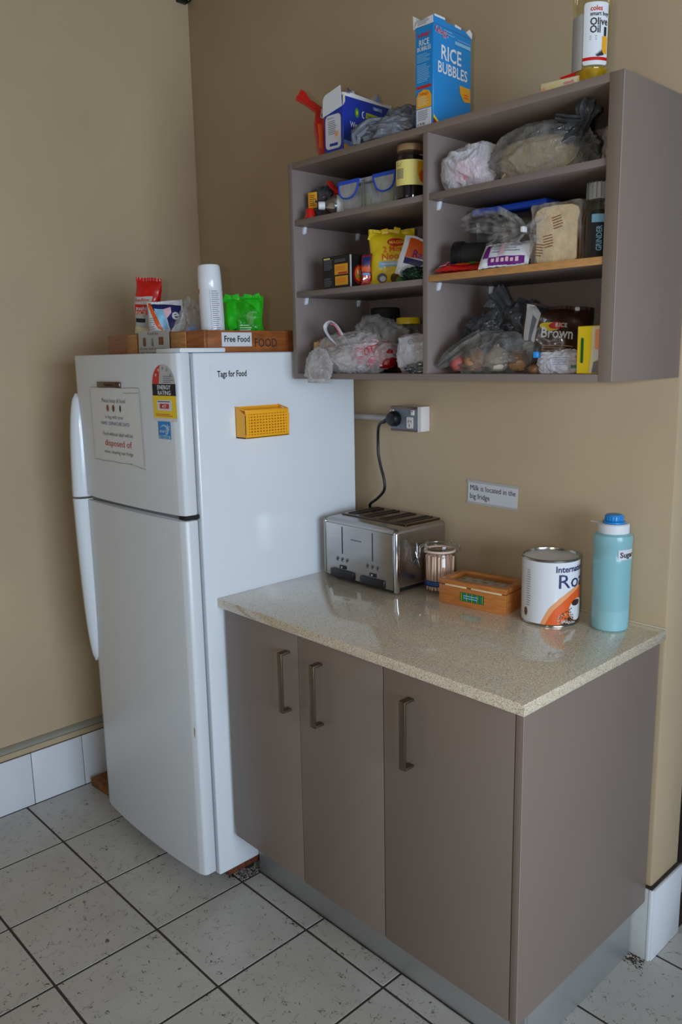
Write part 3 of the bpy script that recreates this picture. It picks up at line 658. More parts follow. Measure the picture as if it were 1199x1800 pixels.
for k in range(10):
    a = 2*math.pi*k/10; b.tube([(.0225*math.cos(a), -.004, .0225*math.sin(a)), (.0215*math.cos(a), -.018, .0215*math.sin(a))], .0014, 'black', 6)
b.tube([(-.012, -.016, -.002), (-.026, -.020, -.006), (-.034, -.02, -.012)], [.008, .006, .0048], 'black', 10); b.v = [tuple(TI @ (Vector(p)+Vector((1.066, -.05, 1.375)))) for p in b.v]; b.obj('plug', cd)
# --- clip jar with sticks
jx, jy = 1.286, -.109
g = thing('clip_top_jar', 'glass clip-top jar of wooden stirrers next to toaster', 'jar', (jx, jy, Z))
b = B(); b.lathe([(.036, .001), (.042, .003), (.0445, .009), (.043, .014), (.044, .018), (.044, .098), (.0415, .104), (.0405, .110), (.0430, .112), (.0430, .116)], 'glass_clear', 48, cap=False)
b.lathe([(.0, .004), (.040, .004)], 'glass_clear', 40, cap=False); b.obj('glass_body', g)
b = B(); b.lathe([(.0400, .116), (.0450, .1165), (.0450, .121), (.0400, .1215)], 'seal', 40, cap=False); b.obj('rubber_seal', g)
b = B(); b.lathe([(.0430, .1215), (.0455, .123), (.0455, .134), (.0435, .139), (.034, .142), (.030, .1405), (.0, .1400)], 'glass_clear', 48, cap=False); b.obj('glass_lid', g)
b = B(); b.tube([(.0462*math.cos(a), .0462*math.sin(a), .1155) for a in [i*2*math.pi/40 for i in range(40)]], .0011, 'chrome', 6, True)
b.tube([(.0468*math.cos(a), .0468*math.sin(a), .131) for a in [i*2*math.pi/40 for i in range(40)]], .0011, 'chrome', 6, True)
a = R(226); u = Vector((math.cos(a), math.sin(a), 0)); v = Vector((-u.y, u.x, 0))
for s in (-1, 1): b.tube([u*.046+v*s*.009+Vector((0, 0, .134)), u*.056+v*s*.011+Vector((0, 0, .126)), u*.058+v*s*.011+Vector((0, 0, .105)), u*.064+v*s*.008+Vector((0, 0, .088)), u*.066+Vector((0, 0, .080))], .0014, 'chrome', 6)
b.M = Matrix.Translation(u*.062+Vector((0, 0, .088))) @ Matrix.Rotation(a, 4, 'Z') @ Matrix.Rotation(R(16), 4, 'Y'); b.box(-.0008, .0008, -.008, .008, -.02, .028, 'chrome', .0005); b.M = None
a2 = R(46); u2 = Vector((math.cos(a2), math.sin(a2), 0)); b.tube([u2*.046+Vector((0, 0, .133)), u2*.055+Vector((0, 0, .130)), u2*.056+Vector((0, 0, .118)), u2*.046+Vector((0, 0, .114))], .0014, 'chrome', 6)
b.obj('wire_clip', g)
b = B(); XC = CY(.0444, -58); b.rect(-.062, .062, .020, .036, XC, 'navy', .0006, ml=.006); b.lines(-.034, .01, .024, .034, 2, XC, 'blue_star', .0012, ml=.006); b.obj('printed_band', g)
sm = None; rr = random.Random(3)
for k in range(64):
    r = .038*math.sqrt((k+.5)/64); a = k*2.399
    x, y = r*math.cos(a), r*math.sin(a)
    if sm is None:
        q = B(); q.box(-.0029, .0029, -.0010, .0010, 0, .098, 'stick', .0006, 1); o = q.obj('wooden_stirrer'); sm = o.data
    else: o = bpy.data.objects.new('wooden_stirrer', sm); col.objects.link(o)
    tl = .11*(1-r/.036); o.location = (jx+x, jy+y, Z+.006); o.rotation_euler = (rr.uniform(-.03, .03)+tl*.0, rr.uniform(-.03, .03), rr.random()*3)
    tag(o, 'pale wooden stirrer standing in the clip-top glass jar', 'stirrer', 'wooden stirrers in the glass jar')
# --- tea box
g = thing('tea_box', 'orange-brown wooden tea box with a glazed lid and green label', 'box', (1.4515, -.127, Z), 6.5)
hx, hy = .101, .060
b = B(); w_ = .008
b.box(-hx, hx, -hy, -hy+w_, 0, .052, 'tea_wood', .0012); b.box(-hx, hx, hy-w_, hy, 0, .052, 'tea_wood', .0012); b.box(-hx, -hx+w_, -hy+w_, hy-w_, 0, .052, 'tea_wood', .0012); b.box(hx-w_, hx, -hy+w_, hy-w_, 0, .052, 'tea_wood', .0012); b.box(-hx+w_, hx-w_, -hy+w_, hy-w_, 0.001, .006, 'tea_wood')
b.obj('body', g)
b = B(); z0, z1 = .0545, .0675; e = .0015
b.box(-hx-e, hx+e, -hy-e, -hy+.019, z0, z1, 'tea_wood', .002); b.box(-hx-e, hx+e, hy-.017, hy+e, z0, z1, 'tea_wood', .002); b.box(-hx-e, -hx+.02, -hy+.019, hy-.017, z0, z1, 'tea_wood', .002); b.box(hx-.02, hx+e, -hy+.019, hy-.017, z0, z1, 'tea_wood', .002)
ld = b.obj('lid', g)
b = B(); b.box(-hx+.018, hx-.018, -hy+.017, hy-.015, z0+.004, z0+.006, 'glass_clear'); b.obj('glass_pane', ld)
b = B(); b.box(-hx+.02, -hx+.085, -hy-.0016, -hy+.002, .0515, .0558, 'cream', .0005); b.box(-hx+.10, hx-.012, -hy-.0016, -hy+.002, .0515, .0558, 'cream', .0005); b.box(-hx+.004, hx-.004, -hy+.002, -hy+.006, .050, .056, 'tea_wood_dark'); b.obj('closure_strip', g)
b = B(); X = FR(-hy); b.rect(-.034, .038, .016, .040, X, 'green_dark', .0006)
for k in range(13): x = -.031+k*.0053; b.rect(x, x+.0022, .017, .039, X, ('green_lime', 'green_leaf', 'cap_blue')[k % 3], .0010)
b.lines(-.024, .026, .022, .035, 2, X, 'blue_pale', .0016, th=.35); b.obj('label', g)
for k, (x, m) in enumerate(((-.068, 'notice_paper'), (-.034, 'white'), (.0, 'notice_paper'), (.034, 'white'), (.068, 'notice_paper'))):
    q = thing('tea_sachet', ('first', 'second', 'middle', 'fourth', 'last')[k]+' pale tea sachet from the left under the glazed box lid', 'tea bag', (0, 0, 0), 0, 'tea sachets in the box')
    c_, s_ = math.cos(R(6.5)), math.sin(R(6.5)); q.location = (1.4515+x*c_, -.127+x*s_, Z+.0065); q.rotation_euler = (0, 0, R(6.5))
    b = B(); b.box(-.0162, .0162, -.038, .04, 0, .047, m, .004); b.disc(0, .012, .008, .007, TP(.047), ('green_leaf', 'ink_soft', 'green_leaf', 'pink', 'orange_soft')[k], .0006); b.lines(-.01, .01, -.02, -.006, 3, TP(.047), 'ink_grey', .0006); b.obj('envelope', q)
# --- coffee tin
g = thing('coffee_tin', 'large white roast coffee tin with orange print on the worktop', 'tin', (1.651, -.117, Z))
r = .0705; h = .168
b = B(); b.lathe([(.066, .0), (.0715, .001), (.0722, .003), (.0705, .006), (r, .008), (r, h-.008), (.0705, h-.006)], 'white_gloss', 64); b.obj('body', g)
b = B(); b.lathe([(.0700, h-.007), (.0722, h-.005), (.0722, h-.001), (.0712, h), (.0690, h), (.0682, h-.004), (.066, h-.009), (.050, h-.0085), (.049, h-.0075), (.0, h-.0075)], 'tin_metal', 64, cap=False); b.lathe([(.0716, 0), (.0728, .001), (.0728, .004), (.071, .006)], 'tin_metal', 64, cap=False); b.obj('metal_rim', g)
XC = CY(r, -58); ml = .007
b = B()
b.poly([(-.022, .006), (-.014, .024), (-.002, .048), (.022, .072), (.046, .088), (.072, .1), (.11, .105), (.11, .006)], XC, 'orange_soft', .0005, ml)
b.poly([(-.010, .006), (-.002, .024), (.010, .044), (.032, .064), (.054, .080), (.076, .090), (.11, .1), (.11, .006)], XC, 'orange', .0009, ml)
b.poly([(.026, .006), (.044, .02), (.060, .034), (.078, .036), (.105, .03), (.105, .006)], XC, 'brown_dark', .0013, ml)
b.disc(.078, .040, .030, .028, XC, 'white', .0017, ml); b.disc(.072, .058, .016, .008, XC, 'brown_dark', .0021, ml)
rr = random.Random(9)
for k in range(60):
    x = rr.uniform(.02, .07); z = .008+rr.random()*(.02+max(0, x-.02)*.55); b.disc(x, z, .0026, .0018, XC, ('brown', 'tea_wood_dark', 'tan')[k % 3], .0018, n=7)
b.text('International', .022, .012, .138, XC, 'navy', .0012, True, sx=.95); b.text('Roast', .050, .016, .098, XC, 'navy', .0012, sx=1.15)
b.lines(-.064, -.050, .045, .14, 16, XC, 'ink_soft', .0008, th=.25); b.disc(-.066, .030, .006, .011, XC, 'brown', .0010, ml); b.text('500 g', .008, .028, .012, XC, 'white', .0024, True)
b.text('Coffee', .009, .045, .007, XC, 'white', .0024); b.obj('printed_label', g)
# --- teal bottle of sugar
g = thing('squeeze_bottle', 'tall teal plastic bottle of sugar, white neck and blue cap', 'bottle', (1.791, -.073, Z))
pr = [(.040, 0), (.0435, .003), (.0438, .012)]
for k in range(14): z = .014+k*.0085; pr += [(.0438, z), (.0446, z+.0042)]
pr += [(.0440, .135), (.0446, .165), (.0452, .176), (.0430, .184), (.0430, .198), (.0450, .205), (.0455, .225), (.0440, .233), (.037, .237), (.035, .24)]
b = B(); b.lathe(pr, 'film_teal', 48, cap=False); b.lathe([(0, .001), (.04, .001)], 'film_teal', 48, cap=False); b.obj('bottle_body', g)
b = B(); b.lathe([(.0, .002), (.040, .002), (.0425, .01), (.0425, .048), (.041, .050), (.0, .053)], 'sugar', 40, cap=False); o = b.obj('sugar_fill', g)
b = B(); b.lathe([(.036, .234), (.0365, .236), (.0365, .257), (.034, .260)], 'white', 48); b.box(-.058, -.03, -.006, .006, .2555, .258, 'white', .001); b.obj('neck_collar', g)
b = B(); b.lathe([(.026, .260), (.026, .264), (.020, .266), (.0205, .276), (.018, .280), (.006, .281)], 'cap_blue', 40)
for k in range(20): a = k*math.pi/10; b.tube([(.0205*math.cos(a), .0205*math.sin(a), .266), (.0205*math.cos(a), .0205*math.sin(a), .277)], .0012, 'cap_blue', 5)
b.obj('screw_cap', g)
b = B(); XC = CY(.0434, -20); b.rect(-.019, .03, .176, .202, XC, 'paper', .0012, .001, .005); b.text('Sugar', .018, -.015, .184, XC, 'ink', .0022, True); b.obj('name_label', g)

# ================================================================== ON TOP OF THE WALL UNIT
Z = ZT+.0003
def box_carton(b, x0, x1, y0, y1, z0, z1, m): b.box(x0, x1, y0, y1, z0, z1, m, .0015, 1)
# rice cereal carton: origin at its front right bottom corner
g = thing('cereal_carton', 'tall blue RICE BUBBLES cereal carton on top of the wall cabinet', 'cereal box', (1.412, -.292, Z), 3)
g.scale = (1, .97, .94)
b = B(); box_carton(b, -.052, 0, 0, .155, 0, .232, 'blue_cereal'); b.obj('carton', g)
b = B(); b.prism([(-.052, .232), (0, .232), (-.001, .249), (-.047, .244)], -.0012, .0, 'white', 'xz'); b.prism([(-.052, .232), (-.054, .25), (-.060, .262), (-.0585, .23)], .001, .03, 'white', 'xz')
b.lines(-.044, -.008, .234, .246, 5, FR(-.0014), 'ink_soft', .0004)
b.prism([(0, .232), (.155, .232), (.150, .240), (.118, .246), (.112, .240), (.085, .246), (.05, .243), (.046, .249), (.0, .249)], -.001, .0004, 'blue_cereal', 'yz'); b.prism([(.004, .2475), (.045, .248), (.045, .253), (.004, .252)], -.0012, .0006, 'white', 'yz'); b.prism([(.085, .243), (.11, .242), (.110, .247), (.086, .249)], -.0012, .0008, 'white', 'yz'); b.prism([(.13, .242), (.155, .232), (.156, .245), (.145, .252)], .0, .0014, 'white', 'yz')
b.obj('open_flap', g)
b = B(); X = RT(0)
b.text('RICE', .046, .028, .158, X, 'white', .001, True, fit=.084); b.text('BUBBLES', .036, .016, .126, X, 'white', .001, True, fit=.122)
b.text("Kellogg's", .021, .006, .214, X, 'white', .0008, True, rot=-3, fit=.052); b.text("Kellogg's", .021, .005, .2145, X, 'red', .0012, rot=-3, fit=.052)
b.rect(.085, .150, .203, .211, X, 'blue_pale', .001); b.rect(.095, .150, .214, .217, X, 'blue_sky', .001); b.lines(.04, .085, .215, .228, 2, X, 'blue_pale', .001, th=.25)
b.poly([(.105, .112), (.150, .112), (.152, .080), (.125, .076), (.108, .094)], X, 'amber', .001); b.lines(.122, .146, .084, .097, 2, X, 'orange', .0014)
b.poly([(.0, .018), (.02, .004), (.05, .0015), (.0, .0015)], X, 'red_deep', .001); b.poly([(.0, .026), (.0, .018), (.025, .0035), (.035, .004)], X, 'yellow', .0012)
b.poly([(.045, .0015)]+[(.098+.052*math.cos(R(180-t)), .0015+.03*math.sin(R(180-t))) for t in range(0, 181, 15)], X, 'blue_pale', .001); b.poly([(.06, .0015)]+[(.102+.038*math.cos(R(180-t)), .0015+.02*math.sin(R(180-t))) for t in range(0, 181, 15)], X, 'cream', .0014)
X2 = FR(0); b.text('RICE', .019, -.026, .188, X2, 'white', .001, True, align='c', fit=.030); b.text('BUBBLES', .013, -.026, .176, X2, 'white', .001, True, align='c', fit=.040); b.text("Kellogg's", .014, -.026, .208, X2, 'red', .001, True, align='c', fit=.036, rot=4)
b.lines(-.046, -.008, .150, .170, 6, X2, 'blue_pale', .001); b.lines(-.046, -.008, .104, .146, 11, X2, 'blue_pale', .001); b.rect(-.047, -.005, .090, .0965, X2, 'red', .001, .002)
b.poly([(-.048, .045), (-.004, .045), (-.004, .07), (-.010, .082), (-.026, .087), (-.042, .082), (-.048, .07)], X2, 'amber', .001); b.lines(-.043, -.01, .05, .072, 6, X2, 'cream', .0014); b.text("Kellogg's", .009, -.026, .075, X2, 'red', .0014, align='c', fit=.026)
b.rect(-.048, -.004, .004, .043, X2, 'paper', .001); b.lines(-.044, -.01, .016, .040, 7, X2, 'ink_soft', .0014); b.text('o % 02', .008, -.045, .006, X2, 'ink', .0014, True)
b.obj('printed_panels', g)
# wheat biscuit carton, torn open
g = thing('cereal_carton', 'torn open dark blue wheat biscuit carton, white side flap up', 'cereal box', (1.108, -.290, Z), 2)
b = B(); box_carton(b, -.07, 0, 0, .19, 0, .135, 'blue_box'); b.obj('carton', g)
b = B(); b.prism([(-.072, .093), (-.001, .108), (-.006, .158), (-.062, .145), (-.070, .135)], -.0025, -.001, 'white', 'xz'); b.obj('side_flap', g)
b = B(); b.prism([(.0, .134), (.19, .134), (.19, .143), (.15, .140), (.03, .145), (.025, .141), (0, .141)], -.001, .0006, 'white', 'yz'); b.prism([(0, .134), (.0, .110), (.006, .12), (.006, .140)], .0004, .003, 'cream', 'yz'); b.obj('torn_rim', g)
b = B(); bb_ = Matrix.Translation((-.035, .09, .13)); 
b.prism([(.0, .0), (.05, .012), (.062, .004), (.12, -.004), (.15, .028), (.162, .006), (.17, -.01), (0, -.01)], 0, .0012, 'paper_grey', 'yz'); b.v = [(x-.03+.01*math.sin(y*40), y+.012, z+.148) for x, y, z in b.v]
b.text('Bio', .014, .03, .150, RT(-.015), 'navy', .003, True); b.poly([(.15, .15), (.162, .17), (.166, .15)], RT(-.022), 'blue_sky', .002)
b.obj('inner_bag', g)
b = B(); X = RT(0); b.text('Weet-Bix', .020, .026, .062, X, 'white', .001, True, fit=.07); b.lines(.028, .11, .03, .056, 5, X, 'blue_sky', .001, th=.3); b.disc(.052, .100, .008, .012, X, 'green_leaf', .001); b.disc(.052, .100, .003, .005, X, 'yellow', .0014)
b.poly([(.085, .093), (.15, .093), (.15, .105), (.088, .107)], X, 'green_lime', .001); b.text('Free', .010, .09, .095, X, 'navy', .0014, True); b.disc(.077, .099, .006, .009, X, 'white', .001); b.disc(.079, .099, .005, .007, X, 'blue_box', .0014)
b.rect(.115, .15, .118, .126, X, 'blue_sky', .001); b.text('Best', .008, .12, .119, X, 'white', .0014, True); b.text('Great', .012, .09, .07, X, 'white', .001)
b.poly([(.002, .002), (.10, .002), (.10, .020), (.002, .028)], X, 'blue_sky', .0008); b.poly([(.002, .002), (.09, .002), (.09, .008), (.06, .014), (.03, .012), (.002, .018)], X, 'amber', .0012)
X2 = FR(0); b.rect(-.064, -.006, .010, .094, X2, 'paper_grey', .001, .012); b.rect(-.0625, -.0075, .0115, .0925, X2, 'paper', .0014, .011); b.lines(-.052, -.02, .045, .08, 8, X2, 'ink_soft', .0018); b.disc(-.022, .045, .006, .007, X2, 'orange_soft', .0018); b.rect(-.048, -.018, .017, .024, X2, 'blue_box', .0018); b.text('Sanitarium', .006, -.055, .084, X2, 'ink_blue', .0018)
b.obj('printed_panels', g)
# red crumpled packet left of it
g = thing('crumpled_packet', 'glossy red twisted noodle packet leaning left of the blue carton', 'packet', (1.006, -.262, Z), 10)
b = B(); gather(b, 'red', [(0.004, 0, 0), (-.006, 0, .05), (-.014, .002, .10), (-.020, .004, .128), (-.052, .004, .150), (-.085, .004, .178)], [.017, .023, .022, .011, .010, .017], 4, .16, 2, flat=.5)
b.obj('wrapper', g, smooth=75)
b = B()
for k in range(4): b.tube([(.010-.004*k, -.020, .02+k*.002), (.012-.004*k, -.022, .05), (.008-.004*k, -.022, .085)], .0012, 'orange', 5)
b.prism([(.004, .10), (.020, .094), (.022, .110), (.008, .122)], -.022, -.018, 'paper_grey', 'xz'); b.prism([(.010, .100), (.016, .100), (.016, .108), (.010, .108)], -.024, -.021, 'green_dark', 'xz')
b.obj('printed_stripe', g)
# grey carrier bag
g = thing('carrier_bag', 'scrunched dull grey plastic bag between the two cereal cartons', 'plastic bag', (1.243, -.235, Z), 12)
b = B(); crumple(b, 'film_greymat', .088, .060, .037, 3, .30, 1.6, (0, 0, 0), 5, -.7, stretch=(.7, 1, 1.6)); crumple(b, 'film_greymat', .070, .05, .035, 8, .3, 1.8, (.03, .01, .030), 5, -.6, stretch=(.7, 1, 1.5))
b.obj('bag', g, smooth=75)
b = B(); gather(b, 'film_greymat', [(-.01, -.02, .052), (-.05, -.045, .045), (-.085, -.05, .025), (-.088, -.045, .004)], [.012, .022, .026, .02], 5, .25, 3, flat=.5); b.obj('handle_loop', g, smooth=75)
# small carton
g = thing('small_carton', 'small cream and red carton lying beside the olive oil bottle', 'carton', (1.737, -.256, Z), 8)
b = B(); b.box(-.043, .040, -.026, .026, 0, .022, 'cream', .002); b.obj('carton', g)
b = B(); b.prism([(.040, .0), (.055, .008), (.046, .024), (.038, .022)], -.024, .024, 'red', 'xz'); b.prism([(.0, .0225), (.046, .023), (.030, .031), (-.005, .027)], -.02, .024, 'red', 'xz'); b.obj('torn_end', g)
b = B(); X = FR(-.026); b.lines(-.03, .0, .006, .018, 3, X, 'yellow_pale', .0008); b.text('stock', .010, .008, .010, X, 'pink', .001, True); b.disc(-.036, .008, .004, .005, X, 'orange_soft', .001); b.obj('print', g)
# olive oil bottle
g = thing('oil_bottle', 'clear Olive Oil bottle at right end on top of cabinet', 'bottle', (1.783, -.240, Z)); g.scale = (.88, .88, 1)
pr = [(.036, 0), (.041, .003), (.0425, .012), (.0415, .022), (.0415, .150), (.0430, .158), (.0430, .166), (.041, .172), (.040, .2), (.030, .225), (.016, .245), (.014, .275), (.0155, .277), (.0155, .282)]
b = B(); b.lathe(pr, 'glass_oil', 48, cap=False); b.obj('bottle_body', g)
b = B(); pr2 = [(.0, .002), (.034, .003), (.039, .01)]+[(.0395-.001*(k % 2), .014+.003*k) for k in range(7)]+[(.0, .034)]; b.lathe(pr2, 'oil', 40, cap=False); b.obj('oil_fill', g)
b = B(); XC = CY(.0416, -62); b.rect(-.016, .042, .036, .150, XC, 'white', .0006, .006, .006); b.rect(-.016, .042, .044, .050, XC, 'red', .0012, ml=.006)
b.rect(-.062, -.018, .030, .132, XC, 'paper_grey', .0003, ml=.006)
b.text('coles', .013, -.002, .134, XC, 'red', .0014, True); b.text('smart buy', .0105, -.002, .125, XC, 'ink', .0014, True); b.text('Olive', .019, -.002, .108, XC, 'ink', .0014, True); b.text('Oil', .019, -.002, .094, XC, 'ink', .0014, True)
b.lines(-.002, .02, .080, .090, 3, XC, 'ink_soft', .0012, th=.3); b.rect(.026, .040, .056, .088, XC, 'amber', .0012, .002); b.rect(.030, .037, .088, .105, XC, 'ink', .0012, .002)
for k in range(5): b.poly([(.012+.003*k, .056+.002*k), (.020+.003*k, .050+.001*k), (.013+.003*k, .052)], XC, 'ink', .0014)
b.obj('label', g)
b = B(); b.lathe([(.017, .262), (.017, .288), (.015, .29)], 'yellow', 24); b.obj('cap', g)

# ================================================================== IN THE PIGEONHOLES : left column
# ---- top left
Z = 1.9340
g = thing('spray_can', 'white aerosol can lying on its side, top left pigeonhole', 'spray can', (1.016, -.272, Z+.0292)); g.scale = (1.18, 1.18, 1.18)
ax = Vector((.62, .78, 0)).normalized(); b = B()
b.lathe([(.022, .022), (.0235, .024), (.0235, .13), (.022, .134)], 'white', 32, (0, 0, 0), ax); b.obj('can_body', g)
b = B(); b.lathe([(.009, -.002), (.012, .003), (.014, .006), (.0185, .012), (.0225, .0175), (.0242, .020), (.0242, .024), (.022, .026)], 'chrome', 32, (0, 0, 0), ax); b.obj('dome', g)
b = B(); b.lathe([(.0075, -.017), (.0088, -.016), (.0092, -.004), (.009, -.001)], 'white', 20, (0, 0, 0), ax); b.obj('nozzle', g)
g = thing('bottle_cap', 'little red cap on the shelf edge, top left pigeonhole', 'cap', (.968, -.286, Z)); g.scale = (1.25, 1.25, 1.25)
b = B(); b.lathe([(.0145, 0), (.0145, .002), (.0115, .003), (.0095, .019), (.008, .021)], 'red', 24); b.obj('cap', g)
g = thing('spice_bag', 'dark clear bag with an orange label at the left side panel', 'bag', (.966, -.232, Z))
b = B(); crumple(b, 'film_dark', .036, .034, .050, 6, .3, 2.2, sub=4); b.obj('bag', g)
b = B(); crumple(b, 'amber', .026, .026, .032, 6, .15, 2, sub=3); b.obj('contents', g)
b = B(); b.M = Matrix.Translation((-.004, -.037, .050)) @ Matrix.Rotation(R(18), 4, 'Z'); b.box(-.015, .013, -.0012, 0, -.020, .022, 'amber', .0005); b.lines(-.010, .010, -.014, .016, 6, FR(-.0012), 'brown', .0006); b.M = None; b.obj('label', g)
g = thing('sauce_packet', 'shiny red packet slumped behind the aerosol can', 'packet', (1.046, -.218, Z))
b = B(); crumple(b, 'red', .046, .022, .015, 4, .3, 2.2, (0, 0, .058), 4); gather(b, 'red', [(-.025, -.01, .070), (-.040, -.018, .082), (-.050, -.02, .094)], [.011, .010, .013], 4, .25, 1, flat=.5); b.obj('wrapper', g)
b = B(); crumple(b, 'black', .05, .022, .014, 5, .3, 2.2, (.012, .022, .056), 4); b.obj('dark_end', g)
g = thing('food_container', 'clear clip-lock tub with blue rimmed lid holding garlic', 'container', (1.172, -.212, Z), 1)
b = B(); b.box(-.098, .098, -.056, .060, .001, .066, 'film_tub', .012, 3); b.obj('tub', g)
b = B(); b.box(-.101, .101, -.061, .065, .067, .078, 'film_tub', .003); b.obj('lid', g)
b = B()
for s in (-1, 1):
    pts = [(s*.099, -.0625, .070), (s*.097, -.0635, .052), (s*.086, -.064, .038), (s*.060, -.064, .034), (s*.038, -.064, .044), (s*.026, -.063, .070)]; b.prism([(p_[0], p_[2]) for p_ in pts], -.0625, -.0612, 'film_tub', 'xz')
    b.tube(smooth_path(pts, 5), .0022, 'blue_lid', 8)
    b.prism([(s*.024, .070), (s*.1015, .070), (s*.1015, .079), (s*.024, .079)], -.0635, .066, 'blue_lid', 'xz')
b.obj('blue_clip', g)
b = B(); b.box(-.016, -.004, -.0640, -.0605, .004, .072, 'plastic_tub', .002); b.obj('front_clip', g)
for k, (x, y, r) in enumerate(((-.070, -.028, .017), (-.042, -.02, .016), (-.055, .012, .017), (-.082, .012, .014))):
    q = thing('garlic_bulb', ('leftmost front', 'second front', 'rear', 'rear left')[k]+' garlic bulb in the clear clip-lock tub', 'garlic', (1.172+x, -.212+y, Z+.002), k*50, 'garlic bulbs in the tub')
    b = B(); vs = []; n = 24; prf = [(0.02, 0), (.7, .12), (1, .5), (.85, .95), (.45, 1.3), (.18, 1.6), (.12, 2.0)]
    for rr_, zz in prf:
        for i in range(n): a = 2*math.pi*i/n; k2 = 1+.08*abs(math.sin(a*4))*(1 if rr_ > .3 else 0); vs.append((r*rr_*k2*math.cos(a), r*rr_*k2*math.sin(a), r*zz))
    fs = [(j*n+i, j*n+(i+1) % n, (j+1)*n+(i+1) % n, (j+1)*n+i) for j in range(len(prf)-1) for i in range(n)]; b.add(vs, fs, 'garlic'); b.obj('bulb', q)
for k, x in enumerate((-.018+.004, .065)):
    q = thing('spice_sachet', ('left', 'right')[k]+' lime green sachet seen through the clear tub', 'sachet', (1.172+x, -.212-.046, Z+.003), 0, 'lime sachets in the tub')
    b = B(); b.box(-.017, .015, -.002, .002, 0, .038, 'green_lime', .001); b.rect(-.003, .003, .008, .032, FR(-.002), 'green_dark', .0006); b.obj('sachet', q)
def jar(name, label, loc, r, h, body, lid, lidm, fillh, group=None, ang=-58, bulge=0):
    g = thing(name, label, 'jar', loc)
    b = B(); pr = [(r*.88, 0), (r*.98, .003), (r, .010), (r+bulge, h*.4), (r, h*.66), (r*.9, h*.80), (r*.82, h*.86), (r*.82, h*.90)]; b.lathe(pr, 'glass_clear', 40, cap=False); b.obj('glass_body', g)
    b = B(); b.lathe([(0, .002), (r*.93, .003)]+[(max(a-.0018, .001), z) for a, z in pr[2:-2] if z < fillh]+[(r*.85, fillh), (0, fillh)], body, 36, cap=False); b.obj('filling', g)
    b = B(); b.lathe([(r*.86, h*.88), (r*.90, h*.885), (r*.90, h-.002), (r*.86, h), (r*.7, h-.001)], lidm, 40); b.obj('lid', g)
    return g
g = jar('jam_jar', 'tall dark jar with yellow barcode label, top left pigeonhole', (1.318, -.266, Z), .036, .126, 'jam', 0, 'lid_gold', .10)
b = B(); XC = CY(.0366, -52); b.rect(-.040, .046, .030, .088, XC, 'yellow_pale', .0010, .003, .006)
for k in range(9): b.rect(-.034, -.014, .046+.0026*k, .0474+.0026*k, XC, 'ink_grey', .0016, ml=.006)
b.lines(-.034, -.016, .074, .084, 3, XC, 'ink_soft', .0016); b.rect(.020, .046, .05, .084, XC, 'amber', .0014, .004, .006); b.disc(.034, .05, .010, .014, XC, 'orange', .0018, .006); b.obj('label', g)
# ---- middle left
Z = 1.7415
g = thing('noodle_box', 'black carton with two yellow stickers and stir-fry picture', 'box', (1.118, -.284, Z), -2)
b = B(); box_carton(b, -.112, 0, 0, .062, 0, .086, 'black'); b.obj('carton', g)
b = B(); X = FR(0); b.rect(-.060, -.006, .036, .063, X, 'amber', .001); b.rect(-.058, -.006, .008, .032, X, 'amber', .001); b.rect(-.045, -.008, .037, .042, X, 'ink_red', .0014); b.lines(-.052, -.012, .014, .028, 4, X, 'orange', .0014, th=.3); b.lines(-.055, -.012, .046, .058, 3, X, 'orange', .0014, th=.3)
b.lines(-.104, -.066, .05, .078, 7, X, 'ink_soft', .001, th=.35); b.lines(-.104, -.070, .006, .030, 6, X, 'ink_soft', .001, th=.35); b.rect(-.104, -.078, .078, .082, X, 'yellow_pale', .0012); b.lines(-.060, -.01, .068, .076, 2, X, 'ink_soft', .001, th=.4)
X = RT(0); b.rect(.0, .006, .002, .084, X, 'paper_grey', .001); b.disc(.036, .034, .023, .026, X, 'red_deep', .001, n=24); b.disc(.036, .036, .018, .020, X, 'orange', .0014)
for k in range(9): b.disc(.026+.0028*k, .03+.012*abs(math.sin(k*2.1)), .003, .006, X, ('green_leaf', 'cream', 'red')[k % 3], .0018, n=8)
b.obj('printed_panels', g)
g = thing('noodle_packet', 'bright yellow packet reading 2 Minute Noodles, left column', 'packet', (1.188, -.192, Z), rot=(R(-3), 0, R(44)))
b = B(); X = pillow(b, .122, .148, .040, 'yellow', 2, .006, crimp=.06); b.obj('wrapper', g)
b = B(); b.disc(.010, .112, .024, .011, X, 'red', .0012, .008); b.text('MAGGI', .012, .010, .108, X, 'yellow', .0020, True, align='c', rot=4)
b.text('2 Minute', .021, -.026, .086, X, 'orange', .0014, True, rot=3, fit=.076); b.text('Noodles', .024, -.030, .066, X, 'orange', .0014, True, rot=3, fit=.086)
b.poly([(-.038, .048), (.02, .050), (.04, .062), (-.036, .062)], X, 'blue_pale', .0012, .01); b.lines(-.028, .012, .052, .060, 1, X, 'white', .0020, ml=.01); b.disc(-.028, .022, .013, .012, X, 'ink_grey', .0012, .008); b.disc(-.026, .020, .008, .007, X, 'white', .0016, .008)
b.disc(.006, .02, .012, .012, X, 'brown', .0012, .008); b.disc(.024, .016, .016, .010, X, 'green_leaf', .0014, .008)
b.obj('printed_panels', g)
b = B()
for x, z, dx, dz, a in ((-.054, .128, .020, .018, 20), (-.020, .142, .018, .012, -10), (.012, .144, .018, .014, 14), (.038, .138, .02, .012, -30)):
    b.M = Matrix.Translation((x, -.002, z)) @ Matrix.Rotation(R(a), 4, 'Y'); b.box(-dx/2, dx/2, -.002, .002, -dz/2, dz*.6, 'yellow', .001); b.M = None
b.obj('torn_edge', g)
g = thing('sauce_sachet', 'red and blue sachet tucked left of the yellow noodle packet', 'sachet', (1.142, -.250, Z), rot=(0, R(4), R(44)))
